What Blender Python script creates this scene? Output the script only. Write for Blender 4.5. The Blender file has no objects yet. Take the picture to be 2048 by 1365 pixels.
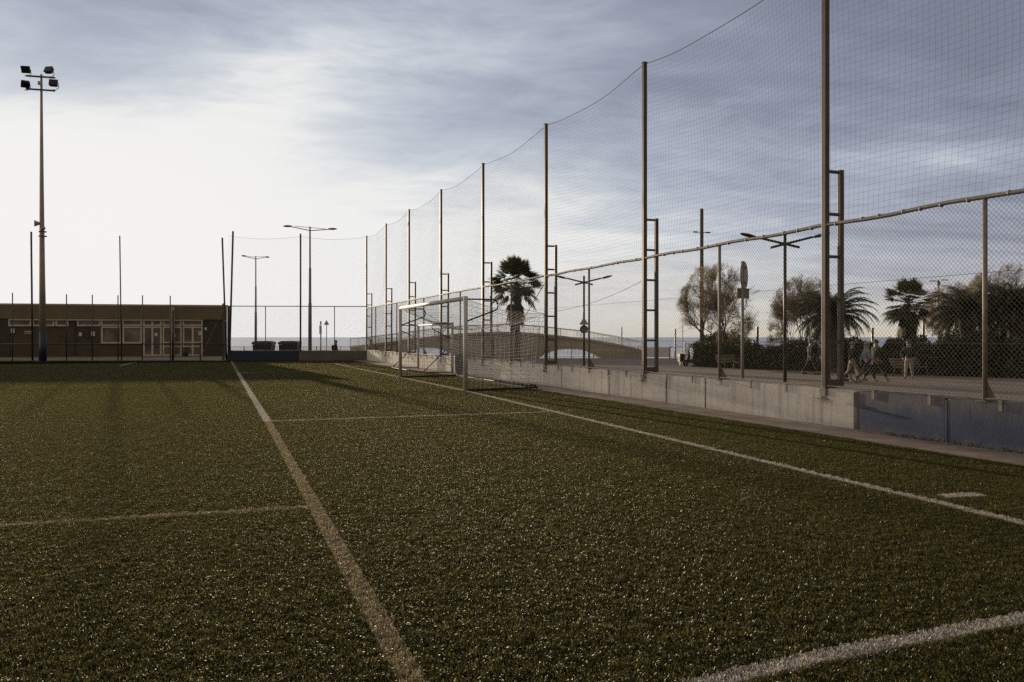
import bpy, bmesh, math, random
import numpy as np
from mathutils import Vector, Matrix
random.seed(7); rng = np.random.default_rng(11)
SC = bpy.context.scene
COL = SC.collection
PI = math.pi
# ------------------------------------------------------------------ frame of reference
F = 1593.0; CH = 1.43; HZ = 675.0; CX = 1024.0
def gp(px, py, z=0.0):
    Y = (CH - z) * F / (py - HZ)
    return ((px - CX) / F * Y, Y)
def at(px, Y): return (px - CX) / F * Y
def zz(py, Y): return CH - (py - HZ) * Y / F
PROM = -0.5
UX, UY = -0.3607, 0.9327          # along the side fence, away from the camera
def fx(Y): return 9.92 - 0.3867 * Y
def fy(px): return 9.92 * F / (px - 408.0)
ROTU = math.atan2(UY, UX)
# ------------------------------------------------------------------ materials
def new_mat(name):
    m = bpy.data.materials.new(name); m.use_nodes = True
    nt = m.node_tree
    for n in list(nt.nodes): nt.nodes.remove(n)
    out = nt.nodes.new('ShaderNodeOutputMaterial')
    return m, nt, out
def N(nt, t, **kw):
    n = nt.nodes.new(t)
    for k, v in kw.items(): setattr(n, k, v)
    return n
def mth(nt, op, a, b=None, c=None, clamp=False):
    n = nt.nodes.new('ShaderNodeMath'); n.operation = op; n.use_clamp = clamp
    for i, x in enumerate((a, b, c)):
        if x is None: continue
        if isinstance(x, (int, float)): n.inputs[i].default_value = x
        else: nt.links.new(x, n.inputs[i])
    return n.outputs[0]
def mixc(nt, fac, a, b, mode='MIX'):
    n = nt.nodes.new('ShaderNodeMix'); n.data_type = 'RGBA'; n.blend_type = mode
    if isinstance(fac, (int, float)): n.inputs[0].default_value = fac
    else: nt.links.new(fac, n.inputs[0])
    for i, x in ((6, a), (7, b)):
        if isinstance(x, (tuple, list)): n.inputs[i].default_value = (*x[:3], 1)
        else: nt.links.new(x, n.inputs[i])
    return n.outputs[2]
def ramp(nt, fac, stops, interp='LINEAR'):
    n = nt.nodes.new('ShaderNodeValToRGB'); n.color_ramp.interpolation = interp
    e = n.color_ramp.elements
    while len(e) < len(stops): e.new(0.5)
    for el, (p, c) in zip(e, stops):
        el.position = p; el.color = (*c[:3], 1) if len(c) >= 3 else (c[0],) * 3 + (1,)
    nt.links.new(fac, n.inputs[0])
    return n.outputs[0]
def noise(nt, vec, scale, detail=4, rough=0.55, dist=0.0):
    n = nt.nodes.new('ShaderNodeTexNoise')
    n.inputs['Scale'].default_value = scale; n.inputs['Detail'].default_value = detail
    n.inputs['Roughness'].default_value = rough; n.inputs['Distortion'].default_value = dist
    if vec is not None: nt.links.new(vec, n.inputs['Vector'])
    return n.outputs['Fac']
def objco(nt): return nt.nodes.new('ShaderNodeTexCoord').outputs['Object']
def wpos(nt): return nt.nodes.new('ShaderNodeNewGeometry').outputs['Position']
def vscale(nt, vec, s):
    n = nt.nodes.new('ShaderNodeMapping'); n.inputs['Scale'].default_value = s
    nt.links.new(vec, n.inputs['Vector']); return n.outputs[0]
def mottled(name, c1, c2, scale=6, rough=0.6, metal=0.0, bump=0.0, bscale=60, spec=0.5, world=False):
    m, nt, out = new_mat(name)
    b = N(nt, 'ShaderNodeBsdfPrincipled')
    co = wpos(nt) if world else objco(nt)
    f = noise(nt, co, scale, 5, 0.6)
    nt.links.new(ramp(nt, f, [(0.3, c1), (0.7, c2)]), b.inputs['Base Color'])
    b.inputs['Roughness'].default_value = rough; b.inputs['Metallic'].default_value = metal
    b.inputs['Specular IOR Level'].default_value = spec
    if bump:
        bp = N(nt, 'ShaderNodeBump'); bp.inputs['Strength'].default_value = bump; bp.inputs['Distance'].default_value = 0.01
        nt.links.new(noise(nt, co, bscale, 4), bp.inputs['Height']); nt.links.new(bp.outputs[0], b.inputs['Normal'])
    nt.links.new(b.outputs[0], out.inputs[0])
    return m
def leafmat(name, c1, c2, trans=0.3, rough=0.5, scale=0.6):
    m, nt, out = new_mat(name)
    g = nt.nodes.new('ShaderNodeNewGeometry')
    f = noise(nt, g.outputs['Position'], scale, 3)
    col = mixc(nt, 0.5, ramp(nt, f, [(0.35, c1), (0.65, c2)]), ramp(nt, g.outputs['Random Per Island'], [(0, c1), (1, c2)]))
    b = N(nt, 'ShaderNodeBsdfPrincipled'); b.inputs['Roughness'].default_value = rough
    b.inputs['Specular IOR Level'].default_value = 0.3
    nt.links.new(col, b.inputs['Base Color'])
    t = N(nt, 'ShaderNodeBsdfTranslucent'); nt.links.new(col, t.inputs[0])
    mx = N(nt, 'ShaderNodeMixShader'); mx.inputs[0].default_value = trans
    nt.links.new(b.outputs[0], mx.inputs[1]); nt.links.new(t.outputs[0], mx.inputs[2])
    nt.links.new(mx.outputs[0], out.inputs[0])
    return m
def concrete(name, c1, c2, streak=(0.10, 0.085, 0.06), amt=0.5):
    m, nt, out = new_mat(name)
    co = wpos(nt)
    b = N(nt, 'ShaderNodeBsdfPrincipled'); b.inputs['Roughness'].default_value = 0.85
    base = ramp(nt, noise(nt, co, 1.6, 6, 0.65), [(0.3, c1), (0.7, c2)])
    fine = noise(nt, co, 40, 4, 0.7)
    base = mixc(nt, 0.35, base, ramp(nt, fine, [(0.3, tuple(x * .6 for x in c1)), (0.7, tuple(min(1, x * 1.25) for x in c2))]))
    st = noise(nt, vscale(nt, co, (7, 7, 0.35)), 1.0, 4, 0.6)
    sm = ramp(nt, st, [(0.50, (0, 0, 0)), (0.70, (1, 1, 1))])
    base = mixc(nt, mth(nt, 'MULTIPLY', sm, amt), base, streak)
    # darker towards the ground, broken up by noise
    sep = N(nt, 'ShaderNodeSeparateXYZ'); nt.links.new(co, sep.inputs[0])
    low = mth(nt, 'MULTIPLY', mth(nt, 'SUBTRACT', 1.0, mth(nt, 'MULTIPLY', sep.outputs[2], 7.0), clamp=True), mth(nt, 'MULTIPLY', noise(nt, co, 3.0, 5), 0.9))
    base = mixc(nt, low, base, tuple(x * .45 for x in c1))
    nt.links.new(base, b.inputs['Base Color'])
    bp = N(nt, 'ShaderNodeBump'); bp.inputs['Strength'].default_value = 0.35; bp.inputs['Distance'].default_value = 0.01
    nt.links.new(fine, bp.inputs['Height']); nt.links.new(bp.outputs[0], b.inputs['Normal'])
    nt.links.new(b.outputs[0], out.inputs[0])
    return m
def blue_paint(name):
    m, nt, out = new_mat(name)
    co = wpos(nt)
    sep = N(nt, 'ShaderNodeSeparateXYZ'); nt.links.new(co, sep.inputs[0])
    b = N(nt, 'ShaderNodeBsdfPrincipled'); b.inputs['Roughness'].default_value = 0.7
    blue = ramp(nt, noise(nt, co, 2.5, 5), [(0.3, (0.017, 0.027, 0.060)), (0.7, (0.029, 0.041, 0.082))])
    worn = ramp(nt, noise(nt, co, 5, 5), [(0.3, (0.10, 0.08, 0.068)), (0.7, (0.16, 0.13, 0.108))])
    nz = noise(nt, vscale(nt, co, (3, 3, 1.2)), 1.5, 6, 0.7)
    h = mth(nt, 'ADD', mth(nt, 'MULTIPLY', sep.outputs[2], 1.9), mth(nt, 'MULTIPLY', mth(nt, 'SUBTRACT', nz, 0.5), 1.4))
    fac = ramp(nt, mth(nt, 'MULTIPLY', h, 0.6), [(0.36, (0, 0, 0)), (0.64, (1, 1, 1))])
    lo = ramp(nt, mth(nt, 'ADD', sep.outputs[2], mth(nt, 'MULTIPLY', mth(nt, 'SUBTRACT', nz, 0.5), 0.5)), [(0.0, (1, 1, 1)), (0.12, (0, 0, 0))])
    col = mixc(nt, mth(nt, 'MULTIPLY', fac, 0.6), blue, worn)
    col = mixc(nt, mth(nt, 'MULTIPLY', lo, 0.6), col, worn)
    nt.links.new(col, b.inputs['Base Color'])
    bp = N(nt, 'ShaderNodeBump'); bp.inputs['Strength'].default_value = 0.25; bp.inputs['Distance'].default_value = 0.01
    nt.links.new(noise(nt, co, 45, 4), bp.inputs['Height']); nt.links.new(bp.outputs[0], b.inputs['Normal'])
    nt.links.new(b.outputs[0], out.inputs[0])
    return m
M = {}
M['steel'] = mottled('beige_steel', (0.055, 0.041, 0.028), (0.095, 0.071, 0.05), 5, 0.45, 0.25)
M['galv'] = mottled('galvanised', (0.15, 0.125, 0.095), (0.25, 0.21, 0.165), 9, 0.6, 0.2)
M['wire'] = mottled('wire', (0.10, 0.09, 0.07), (0.17, 0.15, 0.12), 8, 0.45, 0.4)
M['netcord'] = mottled('net_cord', (0.045, 0.045, 0.05), (0.08, 0.08, 0.085), 8, 0.8)
M['goalnet'] = mottled('goal_net', (0.34, 0.32, 0.30), (0.5, 0.47, 0.44), 3, 0.8)
M['goalwhite'] = mottled('goal_white', (0.40, 0.36, 0.32), (0.56, 0.52, 0.46), 7, 0.6, 0.0)
M['darkmetal'] = mottled('dark_metal', (0.018, 0.017, 0.014), (0.035, 0.032, 0.026), 5, 0.45, 0.3)
M['lampsteel'] = mottled('lamp_steel', (0.16, 0.14, 0.12), (0.27, 0.24, 0.2), 4, 0.45, 0.4)
M['mast'] = mottled('mast_paint', (0.27, 0.22, 0.16), (0.38, 0.32, 0.24), 2, 0.5, 0.2)
M['bluemetal'] = mottled('blue_metal', (0.016, 0.021, 0.04), (0.028, 0.035, 0.06), 6, 0.5)
M['wall_grey'] = concrete('wall_grey', (0.38, 0.345, 0.30), (0.54, 0.49, 0.43))
M['wall_pale'] = concrete('wall_pale', (0.49, 0.44, 0.375), (0.64, 0.58, 0.50), amt=.45)
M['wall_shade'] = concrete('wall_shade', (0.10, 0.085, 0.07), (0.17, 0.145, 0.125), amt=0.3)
M['wall_blue'] = blue_paint('wall_blue')
M['back_blue'] = concrete('back_blue', (0.020, 0.027, 0.048), (0.032, 0.041, 0.066), (0.016, 0.02, 0.034), .5)
M['pave'] = mottled('strip_concrete', (0.13, 0.105, 0.09), (0.26, 0.21, 0.185), 3.0, 0.9, 0, 0.6, 70, 0.3, True)
M['prom'] = None
M['bridge'] = concrete('bridge_concrete', (0.34, 0.30, 0.235), (0.46, 0.41, 0.335), amt=0.35)
M['whiterail'] = mottled('pale_rail', (0.60, 0.56, 0.50), (0.78, 0.74, 0.68), 4, 0.5)
M['greyrail'] = mottled('grey_rail', (0.25, 0.22, 0.18), (0.36, 0.32, 0.27), 4, 0.5, 0.2)
M['bwall'] = mottled('building_wall', (0.055, 0.041, 0.02), (0.085, 0.065, 0.034), 1.2, 0.8, 0, 0.2, 30)
M['bdark'] = mottled('building_dark', (0.03, 0.028, 0.014), (0.055, 0.048, 0.026), 1.5, 0.8)
M['fascia'] = mottled('fascia_metal', (0.14, 0.108, 0.048), (0.20, 0.156, 0.074), 1.0, 0.55, 0.1)
M['trim'] = mottled('roof_trim', (0.34, 0.28, 0.2), (0.46, 0.39, 0.29), 2, 0.6)
M['frame'] = mottled('window_frame', (0.46, 0.40, 0.32), (0.6, 0.53, 0.43), 3, 0.5)
M['paper'] = mottled('paper', (0.5, 0.47, 0.42), (0.65, 0.6, 0.54), 9, 0.8)
M['binblack'] = mottled('bin_plastic', (0.012, 0.014, 0.010), (0.03, 0.034, 0.024), 3, 0.5)
M['trunk'] = mottled('bark', (0.05, 0.04, 0.025), (0.12, 0.095, 0.06), 9, 0.95, 0, 1.0, 30)
M['palmtrunk'] = mottled('palm_bark', (0.03, 0.026, 0.013), (0.085, 0.07, 0.035), 7, 0.95, 0, 1.0, 22)
M['wood'] = mottled('bench_wood', (0.13, 0.095, 0.055), (0.22, 0.165, 0.10), 7, 0.7)
M['palm'] = leafmat('fan_leaf', (0.042, 0.046, 0.016), (0.10, 0.10, 0.04), 0.3)
M['deadpalm'] = leafmat('dead_leaf', (0.035, 0.026, 0.011), (0.075, 0.058, 0.026), 0.25)
M['date'] = leafmat('date_leaf', (0.026, 0.029, 0.010), (0.058, 0.056, 0.022), 0.25)
M['tamarisk'] = leafmat('tamarisk_leaf', (0.18, 0.14, 0.08), (0.38, 0.30, 0.19), 0.5)
M['hedge'] = leafmat('hedge_leaf', (0.018, 0.023, 0.007), (0.085, 0.085, 0.032), 0.2, 0.4)
M['shrub'] = leafmat('shrub_leaf', (0.022, 0.021, 0.008), (0.045, 0.04, 0.017), 0.2)
M['skin'] = mottled('skin', (0.22, 0.135, 0.09), (0.30, 0.185, 0.13), 6, 0.6)
M['black'] = mottled('black_cloth', (0.010, 0.011, 0.010), (0.024, 0.024, 0.022), 8, 0.9)
M['navy'] = mottled('navy_cloth', (0.010, 0.012, 0.018), (0.02, 0.023, 0.034), 8, 0.9)
M['greyblue'] = mottled('greyblue_cloth', (0.12, 0.14, 0.19), (0.20, 0.22, 0.27), 8, 0.8)
M['beige'] = mottled('beige_cloth', (0.22, 0.18, 0.14), (0.32, 0.27, 0.21), 8, 0.9)
M['whitecloth'] = mottled('white_cloth', (0.55, 0.53, 0.5), (0.7, 0.68, 0.64), 8, 0.8)
M['hairdark'] = mottled('hair_dark', (0.02, 0.016, 0.012), (0.05, 0.04, 0.03), 20, 0.6)
M['hairlight'] = mottled('hair_light', (0.14, 0.105, 0.07), (0.24, 0.19, 0.13), 20, 0.6)
M['signwhite'] = mottled('sign_white', (0.42, 0.38, 0.33), (0.5, 0.46, 0.4), 9, 0.5)
M['signblue'] = mottled('sign_blue', (0.018, 0.03, 0.085), (0.025, 0.042, 0.11), 9, 0.45)
M['signred'] = mottled('sign_red', (0.13, 0.02, 0.015), (0.2, 0.035, 0.03), 9, 0.5)
M['signback'] = mottled('sign_back', (0.11, 0.10, 0.085), (0.20, 0.185, 0.16), 9, 0.4, 0.5)
M['rubber'] = mottled('rubber', (0.012, 0.012, 0.011), (0.025, 0.024, 0.022), 9, 0.8)
M['chrome'] = mottled('chrome', (0.5, 0.48, 0.45), (0.6, 0.58, 0.55), 9, 0.2, 0.9)
M['leafdry'] = mottled('dry_leaf', (0.16, 0.10, 0.05), (0.24, 0.16, 0.08), 20, 0.8)
def glassmat():
    m, nt, out = new_mat('window_glass')
    b = N(nt, 'ShaderNodeBsdfPrincipled')
    f = noise(nt, objco(nt), 0.9, 4)
    nt.links.new(ramp(nt, f, [(0.35, (0.07, 0.056, 0.04)), (0.65, (0.21, 0.175, 0.14))]), b.inputs['Base Color'])
    b.inputs['Roughness'].default_value = 0.18; b.inputs['Specular IOR Level'].default_value = 0.4
    nt.links.new(b.outputs[0], out.inputs[0]); return m
M['glass'] = glassmat()
def prommat():
    m, nt, out = new_mat('promenade_paving')
    co = wpos(nt)
    b = N(nt, 'ShaderNodeBsdfPrincipled'); b.inputs['Roughness'].default_value = 0.8; b.inputs['Specular IOR Level'].default_value = 0.3
    c = ramp(nt, noise(nt, co, 0.35, 6, 0.6), [(0.3, (0.15, 0.12, 0.105)), (0.7, (0.23, 0.19, 0.165))])
    c2 = ramp(nt, noise(nt, vscale(nt, co, (0.4, 3.2, 1)), 1.0, 4), [(0.35, (0.12, 0.095, 0.085)), (0.65, (0.25, 0.205, 0.175))])
    c = mixc(nt, 0.45, c, c2)
    nt.links.new(c, b.inputs['Base Color'])
    bp = N(nt, 'ShaderNodeBump'); bp.inputs['Strength'].default_value = 0.4; bp.inputs['Distance'].default_value = 0.01
    nt.links.new(noise(nt, co, 50, 3), bp.inputs['Height']); nt.links.new(bp.outputs[0], b.inputs['Normal'])
    nt.links.new(b.outputs[0], out.inputs[0]); return m
M['prom'] = prommat()
def seamat():
    m, nt, out = new_mat('sea_water')
    co = wpos(nt)
    b = N(nt, 'ShaderNodeBsdfPrincipled')
    sep = N(nt, 'ShaderNodeSeparateXYZ'); nt.links.new(co, sep.inputs[0])
    wav = noise(nt, vscale(nt, co, (0.02, 0.11, 1)), 1.0, 5, 0.6)
    foam = mth(nt, 'MULTIPLY', ramp(nt, wav, [(0.40, (0, 0, 0)), (0.55, (1, 1, 1))]), mth(nt, 'SUBTRACT', 1.7, mth(nt, 'MULTIPLY', sep.outputs[1], 0.0045), clamp=True))
    col = mixc(nt, foam, (0.15, 0.20, 0.32), (0.8, 0.82, 0.85))
    nt.links.new(col, b.inputs['Base Color'])
    b.inputs['Roughness'].default_value = 0.25; b.inputs['IOR'].default_value = 1.33
    bp = N(nt, 'ShaderNodeBump'); bp.inputs['Strength'].default_value = 0.35; bp.inputs['Distance'].default_value = 0.3
    nt.links.new(noise(nt, vscale(nt, co, (0.15, 0.5, 1)), 1.0, 5, 0.6), bp.inputs['Height']); nt.links.new(bp.outputs[0], b.inputs['Normal'])
    nt.links.new(b.outputs[0], out.inputs[0]); return m
M['sea'] = seamat()
M['sand'] = mottled('beach_sand', (0.42, 0.37, 0.3), (0.58, 0.52, 0.44), 0.3, 0.9, 0, 0.4, 8, 0.2, True)
M['weed'] = leafmat('weed_leaf', (0.05, 0.05, 0.02), (0.10, 0.09, 0.035), 0.3)
# ------------------------------------------------------------------ mesh builder
class MB:
    def __init__(s): s.v = []; s.f = []; s.smooth = False
    def add(s, vs, fs):
        o = len(s.v); s.v.extend([tuple(p) for p in vs]); s.f.extend([tuple(i + o for i in f) for f in fs]); return s
    def box(s, c, d, rz=0.0, rot=None):
        x, y, z = d[0] / 2, d[1] / 2, d[2] / 2
        P = [Vector((a, b, e)) for a in (-x, x) for b in (-y, y) for e in (-z, z)]
        R = rot if rot is not None else Matrix.Rotation(rz, 3, 'Z')
        P = [R @ p + Vector(c) for p in P]
        return s.add(P, [(0, 1, 3, 2), (4, 6, 7, 5), (0, 4, 5, 1), (2, 3, 7, 6), (0, 2, 6, 4), (1, 5, 7, 3)])
    def bx(s, x0, x1, y0, y1, z0, z1): return s.box(((x0 + x1) / 2, (y0 + y1) / 2, (z0 + z1) / 2), (x1 - x0, y1 - y0, z1 - z0))
    def tube(s, pts, r, n=6, cap=True, roll=0.0):
        pts = [Vector(p) for p in pts]; k = len(pts)
        rs = r if isinstance(r, (list, tuple)) else [r] * k
        V = []; up = None
        for i, p in enumerate(pts):
            d = (pts[min(i + 1, k - 1)] - pts[max(i - 1, 0)])
            d = d.normalized() if d.length > 1e-9 else Vector((0, 0, 1))
            if up is None:
                up = Vector((0, 0, 1)) if abs(d.z) < 0.9 else Vector((1, 0, 0))
            a = d.cross(up)
            if a.length < 1e-4: a = d.cross(Vector((0, 1, 0)))
            a.normalize(); b = d.cross(a).normalized(); up = -b if False else up
            for j in range(n):
                t = 2 * PI * j / n + roll
                V.append(p + (a * math.cos(t) + b * math.sin(t)) * rs[i])
        Fc = []
        for i in range(k - 1):
            for j in range(n):
                Fc.append((i * n + j, i * n + (j + 1) % n, (i + 1) * n + (j + 1) % n, (i + 1) * n + j))
        if cap:
            Fc.append(tuple(range(n))[::-1]); Fc.append(tuple((k - 1) * n + j for j in range(n)))
        return s.add(V, Fc)
    def ell(s, c, r, nu=12, nv=8, rot=None, zmin=-1.0):
        V = []; Fc = []
        for i in range(nv + 1):
            ph = -PI / 2 + PI * i / nv
            for j in range(nu):
                t = 2 * PI * j / nu
                z = max(math.sin(ph), zmin)
                p = Vector((math.cos(ph) * math.cos(t) * r[0], math.cos(ph) * math.sin(t) * r[1], z * r[2]))
                if rot is not None: p = rot @ p
                V.append(p + Vector(c))
        for i in range(nv):
            for j in range(nu):
                Fc.append((i * nu + j, i * nu + (j + 1) % nu, (i + 1) * nu + (j + 1) % nu, (i + 1) * nu + j))
        return s.add(V, Fc)
    def prism(s, poly, y0, y1):
        """poly in (x,z), extruded along y"""
        n = len(poly)
        V = [(x, y0, z) for x, z in poly] + [(x, y1, z) for x, z in poly]
        Fc = [tuple(range(n)), tuple(range(n, 2 * n))[::-1]] + [(i, i + n, (i + 1) % n + n, (i + 1) % n) for i in range(n)]
        return s.add(V, Fc)
    def torus(s, c, R, r, axis='Y', nu=24, nv=6):
        V = []; Fc = []
        for i in range(nu):
            t = 2 * PI * i / nu
            for j in range(nv):
                p = 2 * PI * j / nv
                a = (R + r * math.cos(p)); w = r * math.sin(p)
                if axis == 'Y': q = (a * math.cos(t), w, a * math.sin(t))
                elif axis == 'Z': q = (a * math.cos(t), a * math.sin(t), w)
                else: q = (w, a * math.cos(t), a * math.sin(t))
                V.append((q[0] + c[0], q[1] + c[1], q[2] + c[2]))
        for i in range(nu):
            for j in range(nv):
                Fc.append((i * nv + j, i * nv + (j + 1) % nv, ((i + 1) % nu) * nv + (j + 1) % nv, ((i + 1) % nu) * nv + j))
        return s.add(V, Fc)
    def build(s, name, mat, parent=None, smooth=False, bevel=0.0):
        me = bpy.data.meshes.new(name); me.from_pydata(s.v, [], s.f)
        bm = bmesh.new(); bm.from_mesh(me); bmesh.ops.recalc_face_normals(bm, faces=bm.faces); bm.to_mesh(me); bm.free()
        me.update(); me.materials.append(mat)
        if smooth: me.polygons.foreach_set('use_smooth', [True] * len(me.polygons))
        o = bpy.data.objects.new(name, me); COL.objects.link(o)
        if parent is not None: o.parent = parent
        if bevel:
            b = o.modifiers.new('bevel', 'BEVEL'); b.width = bevel; b.segments = 2; b.limit_method = 'ANGLE'
        return o
def raw(name, verts, quads, mat, parent=None):
    """fast numpy mesh of quads"""
    me = bpy.data.meshes.new(name)
    nv = len(verts); nf = len(quads); k = quads.shape[1]
    me.vertices.add(nv); me.vertices.foreach_set('co', np.asarray(verts, np.float32).ravel())
    me.loops.add(nf * k); me.loops.foreach_set('vertex_index', np.asarray(quads, np.int32).ravel())
    me.polygons.add(nf); me.polygons.foreach_set('loop_start', np.arange(0, nf * k, k, dtype=np.int32))
    me.polygons.foreach_set('loop_total', np.full(nf, k, np.int32))
    me.update(calc_edges=True); me.validate(); me.materials.append(mat)
    o = bpy.data.objects.new(name, me)
    if parent != 'unlinked':
        COL.objects.link(o)
        if parent is not None: o.parent = parent
    return o
def tag(o, label=None, cat=None, group=None, kind=None):
    if label: o['label'] = label
    if cat: o['category'] = cat
    if group: o['group'] = group
    if kind: o['kind'] = kind
    return o
def empty(name, loc, rz=0.0, label=None, cat=None, group=None):
    o = bpy.data.objects.new(name, None); COL.objects.link(o)
    o.location = loc; o.rotation_euler = (0, 0, rz); o.empty_display_size = 0.2
    return tag(o, label, cat, group)
def copy_tree(o, parent=None):
    c = o.copy(); COL.objects.link(c)
    if parent is not None: c.parent = parent
    for ch in list(o.children): copy_tree(ch, c)
    return c
def struct(o): o['kind'] = 'structure'; return o
ORD = ['first', 'second', 'third', 'fourth', 'fifth', 'sixth', 'seventh', 'eighth', 'ninth', 'tenth']
# ------------------------------------------------------------------ camera
cam = bpy.data.cameras.new('camera'); co = bpy.data.objects.new('camera', cam); COL.objects.link(co)
co.location = (0, 0, CH); co.rotation_euler = (PI / 2, 0, 0)
cam.sensor_width = 36; cam.lens = F / 2048 * 36; cam.shift_y = -7.5 / 2048; cam.clip_end = 60000; cam.clip_start = 0.05
SC.camera = co
SC.cycles.use_denoising = False; SC.cycles.sample_clamp_direct = 1.6; SC.cycles.sample_clamp_indirect = 4.0
SC.view_settings.view_transform = 'Standard'; SC.view_settings.look = 'None'; SC.view_settings.exposure = 0
# ------------------------------------------------------------------ sun and sky
AZ = math.atan((246 - CX) / F); EL = math.atan(0.106)
S = Vector((math.sin(AZ) * math.cos(EL), math.cos(AZ) * math.cos(EL), math.sin(EL)))
sl = bpy.data.lights.new('sun', 'SUN'); so = bpy.data.objects.new('sun', sl); COL.objects.link(so)
so.rotation_euler = S.to_track_quat('Z', 'Y').to_euler(); so.location = (0, 0, 30)
sl.energy = 5.0; sl.angle = math.radians(0.5); sl.color = (1.0, 0.80, 0.56)
w = bpy.data.worlds.new('World'); SC.world = w; w.use_nodes = True
nt = w.node_tree
for n in list(nt.nodes): nt.nodes.remove(n)
wo = N(nt, 'ShaderNodeOutputWorld'); bg = N(nt, 'ShaderNodeBackground'); nt.links.new(bg.outputs[0], wo.inputs[0])
bg.inputs[1].default_value = 0.1
sky = N(nt, 'ShaderNodeTexSky'); sky.sky_type = 'NISHITA'; sky.sun_disc = False
sky.sun_elevation = EL; sky.sun_rotation = AZ; sky.air_density = 1.0; sky.dust_density = 1.5; sky.ozone_density = 1.5
tc = N(nt, 'ShaderNodeTexCoord'); D = tc.outputs['Generated']
sp = N(nt, 'ShaderNodeSeparateXYZ'); nt.links.new(D, sp.inputs[0])
az = mth(nt, 'ARCTAN2', sp.outputs[0], sp.outputs[1]); el = mth(nt, 'ARCSINE', sp.outputs[2])
# distance from the sun, flattened so that the veil of light lies along the horizon
da = mth(nt, 'SUBTRACT', az, AZ + 0.02); de = mth(nt, 'SUBTRACT', el, EL + 0.04)
# cloud deck: direction projected on a flat layer
inv = mth(nt, 'DIVIDE', 1.0, mth(nt, 'ADD', mth(nt, 'MAXIMUM', sp.outputs[2], 0.0), 0.13))
cmb = N(nt, 'ShaderNodeCombineXYZ')
nt.links.new(mth(nt, 'MULTIPLY', sp.outputs[0], inv), cmb.inputs[0]); nt.links.new(mth(nt, 'MULTIPLY', sp.outputs[1], inv), cmb.inputs[1])
mp = N(nt, 'ShaderNodeMapping'); mp.inputs['Rotation'].default_value = (0, 0, math.radians(-8)); mp.inputs['Scale'].default_value = (1.0, 1.75, 1)
mp.inputs['Location'].default_value = (1.3, 0.4, 2.0)
nt.links.new(cmb.outputs[0], mp.inputs[0])
n1 = noise(nt, mp.outputs[0], 0.85, 9, 0.62, 0.7)
n2 = noise(nt, mp.outputs[0], 3.4, 8, 0.66, 0.5)
nz = mth(nt, 'SUBTRACT', mth(nt, 'ADD', mth(nt, 'MULTIPLY', n1, 0.64), mth(nt, 'MULTIPLY', n2, 0.36)), 0.5)
dist = mth(nt, 'SQRT', mth(nt, 'ADD', mth(nt, 'POWER', mth(nt, 'MULTIPLY', da, 0.72), 2.0), mth(nt, 'POWER', mth(nt, 'MULTIPLY', de, 1.75), 2.0)))
# brightness index 0 dark cloud .. 1 blown out
idx = mth(nt, 'ADD', mth(nt, 'SUBTRACT', 1.02, mth(nt, 'MULTIPLY', dist, 1.50)), mth(nt, 'MULTIPLY', nz, 1.2))
# bright veil just above the horizon all round
hv = mth(nt, 'POWER', 2.718, mth(nt, 'MULTIPLY', mth(nt, 'ABSOLUTE', el), -6.2))
idx = mth(nt, 'ADD', idx, mth(nt, 'MULTIPLY', hv, 0.80))
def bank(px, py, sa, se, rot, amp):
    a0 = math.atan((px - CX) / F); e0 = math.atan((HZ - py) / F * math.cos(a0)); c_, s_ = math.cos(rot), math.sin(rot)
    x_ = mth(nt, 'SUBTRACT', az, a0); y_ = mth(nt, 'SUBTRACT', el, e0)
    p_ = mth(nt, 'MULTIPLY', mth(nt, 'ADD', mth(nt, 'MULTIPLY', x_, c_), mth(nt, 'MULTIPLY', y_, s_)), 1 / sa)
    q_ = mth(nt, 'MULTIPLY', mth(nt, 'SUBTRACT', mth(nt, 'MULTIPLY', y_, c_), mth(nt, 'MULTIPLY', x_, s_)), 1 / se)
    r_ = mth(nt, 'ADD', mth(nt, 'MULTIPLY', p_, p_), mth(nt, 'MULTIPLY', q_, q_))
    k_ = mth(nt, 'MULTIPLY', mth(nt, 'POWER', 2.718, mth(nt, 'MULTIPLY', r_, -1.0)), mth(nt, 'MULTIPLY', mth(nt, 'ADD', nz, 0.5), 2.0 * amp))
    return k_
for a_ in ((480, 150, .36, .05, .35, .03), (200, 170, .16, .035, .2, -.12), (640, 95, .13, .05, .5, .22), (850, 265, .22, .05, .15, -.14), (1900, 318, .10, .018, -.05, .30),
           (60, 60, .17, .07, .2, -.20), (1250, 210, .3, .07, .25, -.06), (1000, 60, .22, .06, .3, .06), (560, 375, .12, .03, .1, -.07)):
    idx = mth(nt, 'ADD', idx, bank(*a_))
# unseen sky behind and overhead, set brighter and warmer as added fill light
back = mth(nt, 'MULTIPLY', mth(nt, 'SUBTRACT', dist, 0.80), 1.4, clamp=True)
idx = mth(nt, 'ADD', idx, mth(nt, 'MULTIPLY', back, 0.9))
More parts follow.
